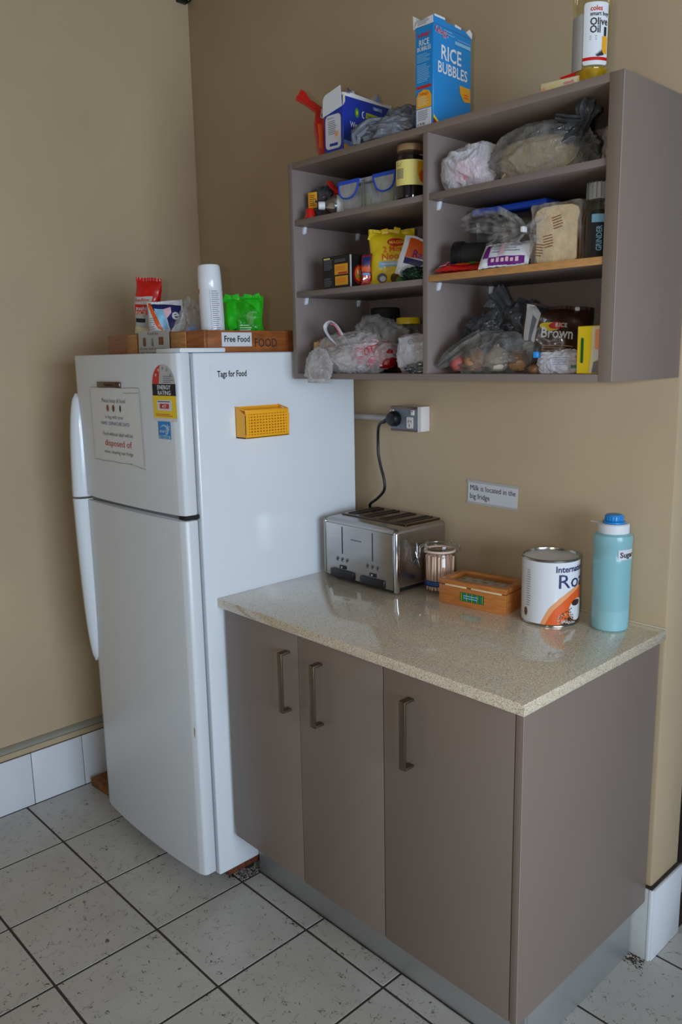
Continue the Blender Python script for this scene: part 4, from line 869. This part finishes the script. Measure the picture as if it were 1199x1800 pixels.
b = B(); g.scale = (.85, 1, .78); X = pillow(b, .032, .108, .008, 'red_deep', 5, .002, 12, 20); b.obj('wrapper', g); b = B(); b.rect(-.013, .013, .072, .10, X, 'navy', .001, ml=.008); b.rect(-.014, .014, .05, .066, X, 'orange', .001, ml=.008); b.rect(-.011, .012, .012, .036, X, 'red', .001, ml=.008); b.rect(-.012, .012, .038, .046, X, 'blue_sky', .001, ml=.008); b.obj('printed_panels', g)
g = thing('green_packet', 'plain dark green packet standing behind the yellow noodle packet', 'packet', (1.292, -.115, Z+.007), rot=(0, R(10), R(40)))
b = B(); X = pillow(b, .10, .150, .02, 'green_dark', 7, .004, 16, 20); b.rect(-.01, .036, .134, .142, X, 'green_lime', .001, ml=.01); b.obj('wrapper', g)
g = thing('flavour_packet', 'white, orange and navy ramen packet against the divider', 'packet', (1.303, -.245, Z+.011), rot=(R(-4), R(16), R(40)))
b = B(); X = pillow(b, .088, .098, .020, 'white', 9, .003, 18, 22); b.obj('wrapper', g)
b = B(); b.poly([(-.030, .044), (-.030, .092), (.040, .092), (.040, .052)], X, 'orange', .001, .01); b.poly([(-.030, .028), (-.030, .044), (.03, .044), (.010, .028)], X, 'navy', .001, .01); b.text('La', .024, .010, .068, X, 'purple', .0018, True); b.text('Ramen', .026, -.014, .048, X, 'purple', .0018, True); b.obj('printed_panels', g)
g = thing('foil_bag', 'crinkled dark green foil bag in front of the ramen packet', 'bag', (1.346, -.276, Z), 20)
b = B(); crumple(b, 'foil_green', .040, .020, .018, 11, .35, 2.4, sub=5); b.obj('bag', g, smooth=75)
b = B(); gather(b, 'film_clear', [(-.030, -.008, .010), (-.038, -.008, .020), (-.032, 0, .030), (-.01, 0, .034)], [.006, .010, .008, .004], 5, .3, flat=.6); b.obj('clear_edge', g)
# ---- bottom left
Z = 1.5153
g = thing('bread_roll', 'tan paper-wrapped loaf behind the clear carrier bag', 'bread', (.966, -.238, Z), 30)
b = B(); crumple(b, 'tan', .036, .036, .058, 2, .12, 1.6, sub=4, boxy=.6); b.obj('loaf', g)
b = B(); b.lines(-.03, .03, .03, .07, 3, FR(-.045), 'ink', .001); b.obj('print', g)
g = jar('spread_jar', 'jar with a wide black lid, rear of bottom left pigeonhole', (1.045, -.072, Z), .040, .178, 'brown_dark', 0, 'black_matte', .13)
b = B(); b.lathe([(.0405, .142), (.042, .146), (.042, .178), (.039, .1815), (.02, .1815)], 'black_matte', 40); b.obj('lid_cap', g)
g = jar('pickle_jar', 'rounded jar with yellow lid and purple label, bottom left', (1.188, -.130, Z), .037, .146, 'honey', 0, 'yellow', .105, bulge=.002)
b = B(); XC = CY(.0382, -48); b.rect(-.05, .05, .040, .082, XC, 'purple', .0012, .006, .006); b.text('Sauce', .016, -.02, .055, XC, 'white', .0018); b.obj('label', g)
g = thing('carrier_bag', 'see-through white bag with red print hanging over shelf edge', 'plastic bag', (1.098, -.235, Z), 0)
b = B(); crumple(b, 'film_cloudy', .135, .072, .066, 5, .20, 1.5, (0, 0, 0), 6, -.7, stretch=(1.4, 1, 1.2))
crumple(b, 'film_clear', .105, .05, .060, 15, .24, 1.3, (.04, .035, .052), 5, -.6, stretch=(1, 1, 1)); b.obj('bag', g, smooth=75)
b = B(); crumple(b, 'film_cloudy', .055, .026, .050, 12, .26, 1.5, (-.080, -.078, -.026), 5, -.8); b.obj('drooping_corner', g, smooth=75)
b = B(); b.tube(smooth_path([(-.03, -.05, .075), (-.055, -.06, .10), (-.075, -.055, .125), (-.06, -.05, .140), (-.040, -.045, .130), (-.018, -.04, .10), (.0, -.03, .07)]), .008, 'film_white', 10, flat=.35); b.tube(smooth_path([(-.052, -.055, .133), (-.036, -.053, .128), (-.016, -.048, .10)]), .003, 'pink', 8, flat=.6); b.obj('handle_loop', g)
b = B(); crumple(b, 'red_deep', .035, .035, .04, 7, .2, 2, (.10, .0, .012), 4); crumple(b, 'pink_soft', .052, .045, .040, 8, .2, 2, (.050, -.010, .022), 4); crumple(b, 'white', .075, .050, .036, 9, .2, 2, (-.03, 0, .004), 4); b.obj('contents', g)
b = B()
rr = random.Random(5)
for k in range(9):
    cx, cz = .045+rr.random()*.07, .02+rr.random()*.05; b.tube([(cx+.010*math.cos(a)*(1+.2*math.sin(a*3)), -.058-.004*rr.random()+.09*(max(0, cx-.05))**1.1, cz+.009*math.sin(a)) for a in [i*.7 for i in range(8)]], .0011, 'pink' if k % 3 else 'red', 5)
b.obj('red_print', g)
g = thing('paper_bag', 'scrunched white printed bag at the right, bottom left pigeonhole', 'bag', (1.316, -.232, Z), 20)
b = B(); crumple(b, 'film_white', .058, .050, .058, 13, .15, 1.2, (0, 0, .0), 5, boxy=.3); b.obj('bag', g, smooth=75)
b = B(); b.M = Matrix.Rotation(R(22), 4, 'Z')
for x, z in ((-.022, .078), (.020, .05)): b.tube([(x+.007*math.cos(a), -.056, z+.006*math.sin(a)) for a in [i*.6 for i in range(10)]], .0008, 'ink_grey', 5); b.lines(x-.005, x+.005, z-.003, z+.003, 3, FR(-.057), 'ink_grey', .0002)
b.M = None; b.obj('print', g)
b = B(); crumple(b, 'foil', .035, .020, .016, 4, .3, 2, (.018, -.05, 0), 4); b.obj('foil_end', g)

# ================================================================== right column
# ---- top right
Z = 1.9330
g = thing('carrier_bag', 'white and pink plastic bag at left of top right pigeonhole', 'plastic bag', (1.491, -.234, Z), 20)
b = B(); crumple(b, 'film_white', .078, .056, .060, 17, .14, 1.15, (0, 0, 0), 6, boxy=.3); b.obj('bag', g, smooth=75)
b = B(); gather(b, 'film_white', [(.05, .01, .05), (.085, .02, .085), (.115, .025, .11)], [.02, .014, .018], 5, .35, 2, flat=.5); b.obj('tied_handle', g, smooth=75)
b = B(); crumple(b, 'pink', .054, .040, .040, 19, .10, 1.4, (-.006, -.010, .012), 4); b.obj('pink_contents', g)
g = thing('bread_bag', 'knotted grey-tinted plastic bag holding a long loaf, top right', 'bread bag', (1.662, -.218, Z), 8)
b = B(); crumple(b, 'film_grey', .122, .068, .068, 21, .14, 1.3, (0, 0, 0), 6, -.72, stretch=(.8, 1.2, 1.4)); b.obj('bag', g, smooth=75)
b = B(); crumple(b, 'bread', .098, .050, .052, 22, .08, 1.2, (-.006, 0, .002), 4, boxy=.4); b.obj('loaf', g)
b = B(); gather(b, 'film_dark', [(.075, -.02, .075), (.100, -.035, .090), (.113, -.045, .094), (.119, -.05, .112), (.121, -.045, .124)], [.035, .016, .011, .020, .018], 6, .35, 3, flat=.7); gather(b, 'film_dark', [(.110, -.045, .094), (.085, -.05, .098), (.055, -.05, .108)], [.012, .014, .012], 5, .35, 1, flat=.5); b.obj('knotted_neck', g, smooth=75)
g = thing('snack_bag', 'small clear bag squeezed against the right side panel, top right', 'bag', (1.832, -.205, Z))
b = B(); crumple(b, 'film_clear', .030, .034, .052, 24, .3, 1.8, sub=5); b.obj('bag', g, smooth=75); b = B(); crumple(b, 'tan', .022, .026, .040, 25, .2, 2, (0, 0, .001), sub=4); b.obj('contents', g)
# ---- middle right
Z = 1.7475
g = thing('travel_mug', 'black round-lidded travel mug lying on its side, middle right', 'mug', (1.452, -.262, Z+.044))
ax = Vector((.94, .34, -.04)).normalized(); b = B(); b.lathe([(.026, .0), (.030, .002), (.0315, .008), (.0315, .024), (.029, .026)], 'black', 36, (0, 0, 0), ax); b.obj('lid', g)
b = B(); b.lathe([(.027, .026), (.0275, .05), (.0265, .12), (.024, .124)], 'black_matte', 36, (0, 0, 0), ax); b.obj('body', g)
g = thing('food_container', 'clear tub with a bright blue lid behind the bread bag', 'container', (1.535, -.112, Z), 2)
b = B(); b.box(-.095, .10, -.055, .062, .001, .143, 'plastic_tub', .01, 3); b.obj('tub', g)
b = B(); b.box(-.10, .105, -.060, .067, .143, .158, 'blue_lid', .004); b.obj('lid', g)
g = thing('sliced_bread', 'clear printed bag of sliced bread with twisted neck, middle right', 'bread', (1.728, -.212, Z), 6)
for k in range(9):
    b = B(); y = -.058+k*.0138; t = .012; bm_ = [(-.05, .004), (-.044, 0), (.044, 0), (.05, .004), (.05, .082), (.055, .095), (.050, .108), (.035, .114), (.0, .116), (-.035, .114), (-.050, .108), (-.055, .095), (-.05, .082)]
    b.prism([(x*.94, z+.003) for x, z in bm_], y, y+t, 'bread', 'xz', .0025)
    b.prism([(x*.97, z*1.012+.0015) for x, z in bm_], y+.002, y+t-.002, 'crust', 'xz'); b.obj('bread_slice', g)
b = B(); bm = bmesh.new(); bmesh.ops.create_icosphere(bm, subdivisions=5, radius=1)
for v in bm.verts:
    p = v.co.copy(); mxx = max(abs(p.x), abs(p.y), abs(p.z)); p = p.lerp(p/mxx, .82); q = v.co
    d = noise.voronoi(Vector((q.x*1.5, q.y*1.2, q.z*2.4))*1.5+Vector((9, 2, 1)))[0]; h = 1.05+.06*(1-min(1, (d[1]-d[0])*2.5))
    v.co = Vector((p.x*.056*h, p.y*.066*h, max(.0012, .062+p.z*.060*h)))
b.bm(bm, 'film_bread'); b.obj('bag', g, smooth=75)
b = B(); X = FR(-.0735)
for x, z, r_ in ((.012, .082, 12), (-.008, .045, 8), (-.030, .028, -10)):
    b = B(); b.M = Matrix.Translation((x, 0, z)) @ Matrix.Rotation(R(-r_), 4, 'Y'); b.lines(-.013, .013, -.014, .014, 5, X, 'crust', .0004, th=.35); b.M = None; b.obj('bag_print', g)
X = RT(.0605)
for y, z in ((-.02, .07), (.02, .04), (-.03, .03)): b = B(); b.lines(y-.014, y+.014, z-.012, z+.012, 4, X, 'crust', .0006, th=.35); b.obj('bag_print', g)
b = B(); gather(b, 'film_neck', [(-.030, -.070, .070), (-.048, -.082, .072), (-.062, -.084, .073), (-.09, -.078, .086), (-.135, -.068, .102), (-.185, -.058, .108), (-.225, -.050, .104)], [.035, .014, .007, .022, .028, .025, .018], 8, .28, 2, flat=.8)
gather(b, 'film_neck', [(-.062, -.084, .070), (-.10, -.080, .058), (-.14, -.070, .052)], [.008, .022, .024], 7, .3, 5, flat=.7); b.obj('twisted_neck', g, smooth=75)
b = B(); b.box(-.066, -.058, -.094, -.076, .067, .079, 'white', .002); b.obj('bag_tie', g)
g = thing('pepper_grinder', 'glass pepper grinder with dark label by right side panel', 'grinder', (1.824, -.262, Z))
b = B(); b.lathe([(.019, .0), (.0215, .002), (.0215, .105), (.018, .112), (.018, .116)], 'glass_clear', 32, cap=False); b.obj('glass_body', g)
b = B(); b.lathe([(0, .002), (.0195, .003), (.0195, .095), (0, .098)], 'pepper', 28, cap=False); b.obj('peppercorns', g)
b = B(); b.lathe([(.018, .114), (.022, .116), (.0225, .134), (.021, .150), (.018, .155), (.01, .156)], 'glass_clear', 32); b.lathe([(.0165, .1165), (.019, .120), (.018, .148)], 'conduit_grey', 24)
for k in range(16): a = k*math.pi/8; b.tube([(.0225*math.cos(a), .0225*math.sin(a), .118), (.0215*math.cos(a), .0215*math.sin(a), .149)], .0011, 'chrome', 5)
b.obj('grinder_head', g)
b = B(); XC = CY(.0216, -50); b.rect(-.014, .026, .012, .088, XC, 'ink', .0008, .002, .005); b.rect(-.014, .012, .070, .086, XC, 'blue_pale', .0014, .001, .005); b.text('GRINDER', .015, .006, .014, XC, 'blue_pale', .0018, True, rot=90, fit=.05); b.rect(.010, .026, .090, .102, XC, 'red_deep', .0012, ml=.005); b.obj('label', g)
def flat_packet(name, label, loc, rot, w, h, t, m, seed, deco):
    g = thing(name, label, 'packet', loc, rot=rot); b = B(); X = pillow(b, w, h, t, m, seed, .003, 20, 26); b.obj('wrapper', g); b = B(); deco(b, X); b.obj('printed_panels', g); return g
def d1_(b, X): b.rect(-.03, .045, .02, .05, X, 'orange', .001, ml=.008); b.disc(.0, .052, .018, .010, X, 'yellow', .0016, .008); b.disc(-.02, .03, .010, .010, X, 'navy', .0016, .008); b.disc(.028, .03, .010, .010, X, 'green_leaf', .0016, .008); b.rect(-.055, -.034, .015, .045, X, 'pink_soft', .0014, ml=.008); b.disc(-.045, .03, .008, .008, X, 'red', .002, .008)
flat_packet('sweets_packet', 'red and orange packet lying flat at left, middle right pigeonhole', (1.492, -.300, Z+.004), (R(-68), 0, R(14)), .125, .075, .016, 'red', 3, d1_)
def d2_(b, X): b.rect(-.036, .05, .004, .02, X, 'purple', .001, ml=.008); b.poly([(-.05, .02), (-.036, .02), (-.036, .06), (-.05, .06)], X, 'purple', .001, .008); b.lines(-.03, .046, .03, .06, 4, X, 'ink_soft', .0012, ml=.008, th=.3); [b.rect(-.028+.0115*q, -.0205+.0115*q, .008, .015+.002*(q%2), X, 'pink_soft', .0018, ml=.008) for q in range(6)]; b.rect(-.012, 0, .025, .06, X, 'pink_soft', .0016, ml=.008)
flat_packet('wrap_packet', 'white and purple packet leaning before the bread neck', (1.620, -.300, Z+.001), (R(-38), 0, R(12)), .118, .068, .020, 'white', 6, d2_)
g = thing('chocolate_packet', 'thin dark red striped wrapper under the red sweets packet', 'packet', (1.462, -.255, Z+.001), 10)
b = B(); b.box(-.04, .06, -.03, .02, 0, .0035, 'red_deep', .001); b.lines(-.03, .05, -.025, .015, 4, TP(.0035), 'white', .0006); b.obj('wrapper', g)
# ---- bottom right
Z = 1.5153
g = thing('produce_bag', 'translucent grey bag of onions slumped at left, bottom right', 'produce bag', (1.532, -.195, Z), 10)
b = B(); crumple(b, 'film_grey', .108, .075, .060, 31, .18, 1.4, (.01, -.02, 0), 6, -.6, stretch=(1, 1, 1.2)); b.obj('bag', g, smooth=75)
b = B(); crumple(b, 'film_dark', .062, .045, .055, 33, .32, 1.7, (.05, .03, .075), 5, -.7); crumple(b, 'film_dark', .062, .045, .052, 35, .32, 1.7, (-.04, .035, .062), 5, -.7); gather(b, 'film_dark', [(.0, .02, .12), (.012, .022, .150), (-.004, .022, .172), (-.02, .022, .185)], [.034, .016, .018, .026], 6, .4, 4, flat=.6); b.obj('bunched_top', g, smooth=75)
b = B(); gather(b, 'film_grey', [(-.02, -.03, .085), (-.06, -.04, .062), (-.10, -.055, .035), (-.125, -.06, .018)], [.03, .030, .026, .012], 7, .30, 2, flat=.55); b.obj('loose_tail', g, smooth=75)
for k, (x, y, r_, m) in enumerate(((-.075, -.045, .026, 'onion_pink'), (-.025, -.055, .030, 'onion'), (.03, -.055, .031, 'garlic'), (.075, -.04, .028, 'onion'), (.0, -.01, .030, 'garlic'), (.05, .0, .028, 'onion_pink'))):
    c_, s_ = math.cos(R(10)), math.sin(R(10)); q = thing('onion', ('leftmost pink onion', 'small brown onion beside the pink one', 'pale centre onion', 'rightmost brown onion', 'pale rear onion', 'pink rear onion')[k]+' inside the translucent grey bag', 'onion', (1.532+x*c_-y*s_, -.195+x*s_+y*c_, Z+.002), 30*k, 'onions in the grey bag')
    b = B(); b.lathe([(.002, 0), (r_*.6, r_*.12), (r_*.97, r_*.6), (r_, r_*.95), (r_*.85, r_*1.4), (r_*.4, r_*1.75), (r_*.12, r_*1.9), (r_*.08, r_*2.1)], m, 28); b.obj('bulb', q)
g = thing('rice_packet', 'tilted dark brown packet reading Brown rice, bottom right', 'packet', (1.676, -.178, Z+.004), rot=(R(-6), R(5), R(38)))
b = B(); X = pillow(b, .150, .148, .040, 'brown_dark', 12, .006, crimp=.06); b.obj('wrapper', g)
b = B(); b.text('Brown', .034, -.036, .072, X, 'white', .0014, True, fit=.072); b.disc(-.016, .098, .024, .010, X, 'yellow', .0012, .008); b.disc(-.004, .100, .016, .008, X, 'red', .0016, .008); b.text('RICE', .013, -.006, .097, X, 'white', .002, True); b.lines(-.03, .04, .042, .058, 3, X, 'tan', .0012, th=.3, ml=.01)
b.poly([(-.064, .002), (.064, .002), (.064, .042), (.0, .018), (-.03, .008)], X, 'tan', .0012, .01); b.poly([(-.066, .0), (-.064, .06), (-.045, .09), (-.050, .04), (-.052, .0)], X, 'paper_grey', .0014, .01); b.text('1 kg', .009, -.02, .03, X, 'white', .0016); b.obj('printed_panels', g)
b = B(); b.poly([(-.072, .04), (-.060, .045), (-.046, .09), (-.040, .125), (-.052, .142), (-.072, .146)], X, 'paper_grey', .0016, .01); b.poly([(-.062, .06), (-.056, .062), (-.048, .11), (-.058, .12)], X, 'ink_grey', .0022, .01); b.poly([(-.052, .142), (-.038, .126), (-.020, .140), (-.03, .147)], X, 'ink', .0018, .01); b.obj('folded_corner', g)
b = B(); b.box(.036, .047, -.006, .0, .138, .147, 'white', .002); b.obj('tape_tab', g)
g = thing('foil_packet', 'small white packet with blue corner before the brown rice', 'packet', (1.735, -.262, Z), 20)
b = B(); crumple(b, 'film_white', .052, .026, .030, 41, .2, 2, (.012, 0, 0), 5, boxy=.4); crumple(b, 'brown', .014, .012, .012, 42, .2, 2, (-.045, -.008, 0), 3); b.obj('wrapper', g, smooth=75)
b = B(); b.box(-.042, -.03, -.026, -.012, .034, .048, 'cap_blue', .002); X = FR(-.026); b.lines(-.0, .035, .018, .036, 4, X, 'ink_soft', .0012, th=.3); b.rect(.04, .058, .012, .018, X, 'green_dark', .0012); b.obj('print', g)
g = thing('yellow_carton', 'narrow yellow carton against the right side panel, bottom right', 'carton', (1.862, -.292, Z))
b = B(); box_carton(b, -.056, 0, 0, .12, 0, .098, 'yellow'); b.obj('carton', g)
b = B(); X = FR(0); b.poly([(-.026, .002), (-.002, .002), (-.002, .096), (-.022, .096), (-.022, .05)], X, 'cream', .001); b.poly([(-.02, .002), (-.002, .002), (-.002, .030), (-.016, .024)], X, 'plastic_grey', .0014); b.rect(-.016, -.006, .03, .05, X, 'paper', .0014, .002); b.rect(-.014, -.004, .05, .09, X, 'orange_soft', .0014, .003); b.rect(-.005, -.0035, .002, .096, X, 'orange', .0018)
b.rect(-.046, -.040, .022, .074, X, 'green_dark', .0014, .0029); b.obj('printed_panels', g)
g = thing('clear_wrapper', 'clear crumpled wrapper poking up behind the yellow carton', 'wrapper', (1.838, -.14, Z))
b = B(); crumple(b, 'film_clear', .022, .04, .070, 43, .3, 2, sub=5); b.obj('wrapper', g, smooth=75)

# ================================================================== ON TOP OF THE FRIDGE
Z = 1.5775
g = thing('wooden_tray', 'shallow reddish wooden tray marked Free Food, on the fridge', 'tray', (.592, -.428, Z)); q0 = Vector((.592, -.428, Z))
def Q(b, n, p=g): b.v = [tuple(Vector(v)-q0) for v in b.v]; return b.obj(n, p)
tx0, tx1, ty0, ty1, th = .328, .862, -.582, -.272, .060
b = B(); b.box(tx0, tx1, ty0, ty0+.012, Z, Z+th, 'tray_wood', .0015); Q(b, 'front_board')
b = B(); b.box(tx1-.012, tx1, ty0+.012, ty1-.012, Z, Z+th-.001, 'tray_wood', .0015); Q(b, 'side_board')
b = B(); b.box(tx0, tx0+.012, ty0+.012, ty1-.012, Z, Z+th, 'tray_wood', .0015); Q(b, 'side_board')
b = B(); b.box(tx0, tx1, ty1-.012, ty1, Z, Z+th, 'tray_wood', .0015); Q(b, 'back_board')
b = B(); b.box(tx0+.012, tx1-.012, ty0+.012, ty1-.012, Z+.002, Z+.007, 'tray_wood'); Q(b, 'base')
for x0, x1 in ((.452, .51), (.70, .775)):
    b = B(); b.box(x0, x1, ty0-.003, ty0, Z+.001, Z+th-.002, 'tray_wood_light', .001); Q(b, 'cross_piece')
b = B(); b.text('FOOD', .034, -.415, Z+.014, RT(tx1), 'ink', .0006, fit=.082); Q(b, 'lettering')
g = thing('paper_label', 'small white label reading Free Food on tray side', 'label', (.862, -.474, Z+.034))
b = B(); b.box(.0005, .0013, -.052, .050, -.0185, .0195, 'paper'); b.text('Free Food', .0235, -.045, -.006, RT(.0013), 'ink', .0006, True, fit=.088); b.obj('sheet', g, smooth=0)
g = thing('paper_note', 'small pictured note hanging on the tray front board', 'note', (.612, -.587, Z+.034), rot=(0, R(1), 0))
b = B(); b.box(-.084, .084, -.001, 0, -.034, .032, 'paper_grey'); X = FR(-.001); b.text('Food for', .013, -.03, .020, X, 'ink_grey', .0006, fit=.06)
b.rect(-.058, -.042, -.012, .012, X, 'brown', .0006); b.rect(-.056, -.048, -.002, .008, X, 'red_deep', .001); b.poly([(-.012, -.012), (.002, -.012), (-.003, .012), (-.007, .012)], X, 'ink_soft', .0006); b.rect(.03, .055, -.008, .014, X, 'brown', .0006); b.rect(.036, .048, -.004, .010, X, 'tea_wood_dark', .001)
b.text('all your stuff here please', .011, -.078, -.022, X, 'ink_grey', .0006, fit=.15); b.text('leave for someone to use', .011, -.078, -.033, X, 'ink_grey', .0006, fit=.15); b.obj('sheet', g, smooth=0)
Z = 1.586
g = thing('rice_packet', 'tall red and cream sushi rice packet leaning in fridge-top tray', 'packet', (.430, -.505, Z), rot=(0, R(5), R(40)))
b = B(); X = pillow(b, .082, .224, .040, 'red', 14, .004, 26, 44, crimp=.05); b.obj('wrapper', g)
b = B(); b.poly([(-.037, .06), (.012, .07), (.022, .168), (-.037, .164)], X, 'paper_grey', .001, .01); b.poly([(-.037, .0), (.012, .0), (.012, .070), (-.037, .076)], X, 'cream', .0012, .01); b.poly([(-.038, .0), (.014, .0), (.014, .036), (-.02, .056), (-.037, .052)], X, 'ink', .0016, .01)
b.text('SunRice', .013, -.034, .150, X, 'red', .0016, True, rot=4, fit=.045); b.rect(-.034, .008, .112, .142, X, 'red', .0014, ml=.01); b.text('sushi', .016, -.030, .125, X, 'white', .002, True, fit=.034); b.text('RICE', .015, -.032, .112, X, 'cream', .002, True, fit=.034); b.rect(-.034, .0, .088, .100, X, 'ink', .0014, ml=.01)
for x, z, m in ((-.018, .042, 'cream'), (-.006, .034, 'white'), (-.022, .030, 'cream'), (-.018, .012, 'orange'), (.004, .010, 'pink'), (-.028, .014, 'red')): b.disc(x, z, .008, .008, X, m, .0022, .008)
for k in range(9): b.tube([X(.024+.003*math.sin(k*2), .02+k*.012, .0008), X(.029+.003*math.cos(k*3), .026+k*.012, .0012)], .0012, 'pink_soft', 4)
b.obj('printed_panels', g)
g = thing('snack_packet', 'blue, white and orange snack bag behind the tray note', 'packet', (.575, -.515, Z), rot=(R(-4), R(-3), R(42)))
b = B(); X = pillow(b, .108, .146, .045, 'white', 16, .007, 28, 36, crimp=.05); b.obj('wrapper', g)
b = B(); b.poly([(-.048, .142), (.050, .128), (.050, .085), (.03, .07), (.018, .055), (.01, .09), (-.01, .12), (-.03, .118)], X, 'navy', .001, .01); b.poly([(-.052, .144), (-.043, .144), (-.010, .075), (-.006, .058), (-.02, .066)], X, 'orange', .0014, .01); b.poly([(-.03, .125), (.0, .120), (.012, .06), (-.006, .062)], X, 'blue_pale', .0016, .01)
b.poly([(-.002, .12), (.022, .125), (.024, .108), (.006, .09)], X, 'pink_soft', .0018, .01); b.text('e', .045, .024, .088, X, 'white', .002, True); b.poly([(.022, .046), (.052, .060), (.050, .020), (.02, .012)], X, 'amber', .0014, .01); b.poly([(-.03, .0), (.0, .046), (.02, .056), (.02, .04), (-.005, .012)], X, 'amber', .0016, .01); b.lines(-.046, -.026, .05, .1, 8, X, 'ink_soft', .0014, th=.3); b.obj('printed_panels', g)
g = thing('clear_bag', 'crumpled empty clear plastic bag left of the white canister', 'plastic bag', (.668, -.488, Z), 40)
b = B(); crumple(b, 'film_clear', .050, .034, .078, 51, .34, 2.2, sub=6, stretch=(1.4, 1.4, .7)); b.obj('bag', g, smooth=75)
b = B(); crumple(b, 'blue_sky', .03, .018, .035, 52, .3, 2, (0, 0, .005), sub=4); b.obj('contents', g)
g = thing('spray_can', 'tall white canister with a rounded cap in fridge-top tray', 'canister', (.775, -.490, Z), rot=(0, R(-2.5), 0))
b = B(); b.lathe([(.029, 0), (.0325, .003), (.0335, .010), (.0335, .160), (.0325, .164)], 'white_gloss', 40); b.obj('can_body', g)
b = B(); b.lathe([(.0322, .164), (.0332, .166), (.0328, .195), (.0315, .222), (.029, .230), (.020, .233)], 'white_gloss', 40); b.obj('cap', g)
b = B(); XC = CY(.0336, -52); b.lines(.012, .034, .05, .16, 20, XC, 'ink_soft', .0008, ml=.006, th=.3); b.rect(-.036, -.028, .153, .166, XC, 'orange', .001, ml=.006); b.rect(.008, .0085, .04, .162, XC, 'ink_soft', .0008); b.obj('printed_label', g)
g = thing('green_bag', 'glossy bright green sweets bag at right end of tray', 'packet', (.778, -.385, Z), rot=(R(-2), 0, R(46)))
b = B(); X = pillow(b, .112, .150, .045, 'film_green', 18, .009, 30, 36, crimp=.05); b.obj('wrapper', g)
b = B(); b.disc(.022, .085, .012, .02, X, 'green_leaf', .0012, .01); b.disc(-.03, .04, .014, .03, X, 'green_dark', .0010, .01)
for x, a in ((-.045, 18), (-.022, -12), (.012, 10), (.040, -24)):
    b.M = Matrix.Translation((x, .0, .142)) @ Matrix.Rotation(R(a), 4, 'Y'); b.box(-.012, .012, -.0015, .0015, -.01, .014, 'green', .001); b.M = None
b.rect(-.01, .0, .04, .05, X, 'green_leaf', .0012); b.poly([(-.05, .13), (-.02, .138), (-.018, .06), (-.04, .05)], X, 'green', .0014, .01); b.poly([(.0, .14), (.045, .142), (.05, .1), (.03, .12)], X, 'green', .0014, .01); b.lines(-.01, .03, .05, .07, 3, X, 'white', .0016, th=.3); b.obj('printed_panels', g)
b = B(); crumple(b, 'green_dark', .040, .014, .045, 53, .25, 2, (0, 0, .01), 4); b.obj('contents', g)
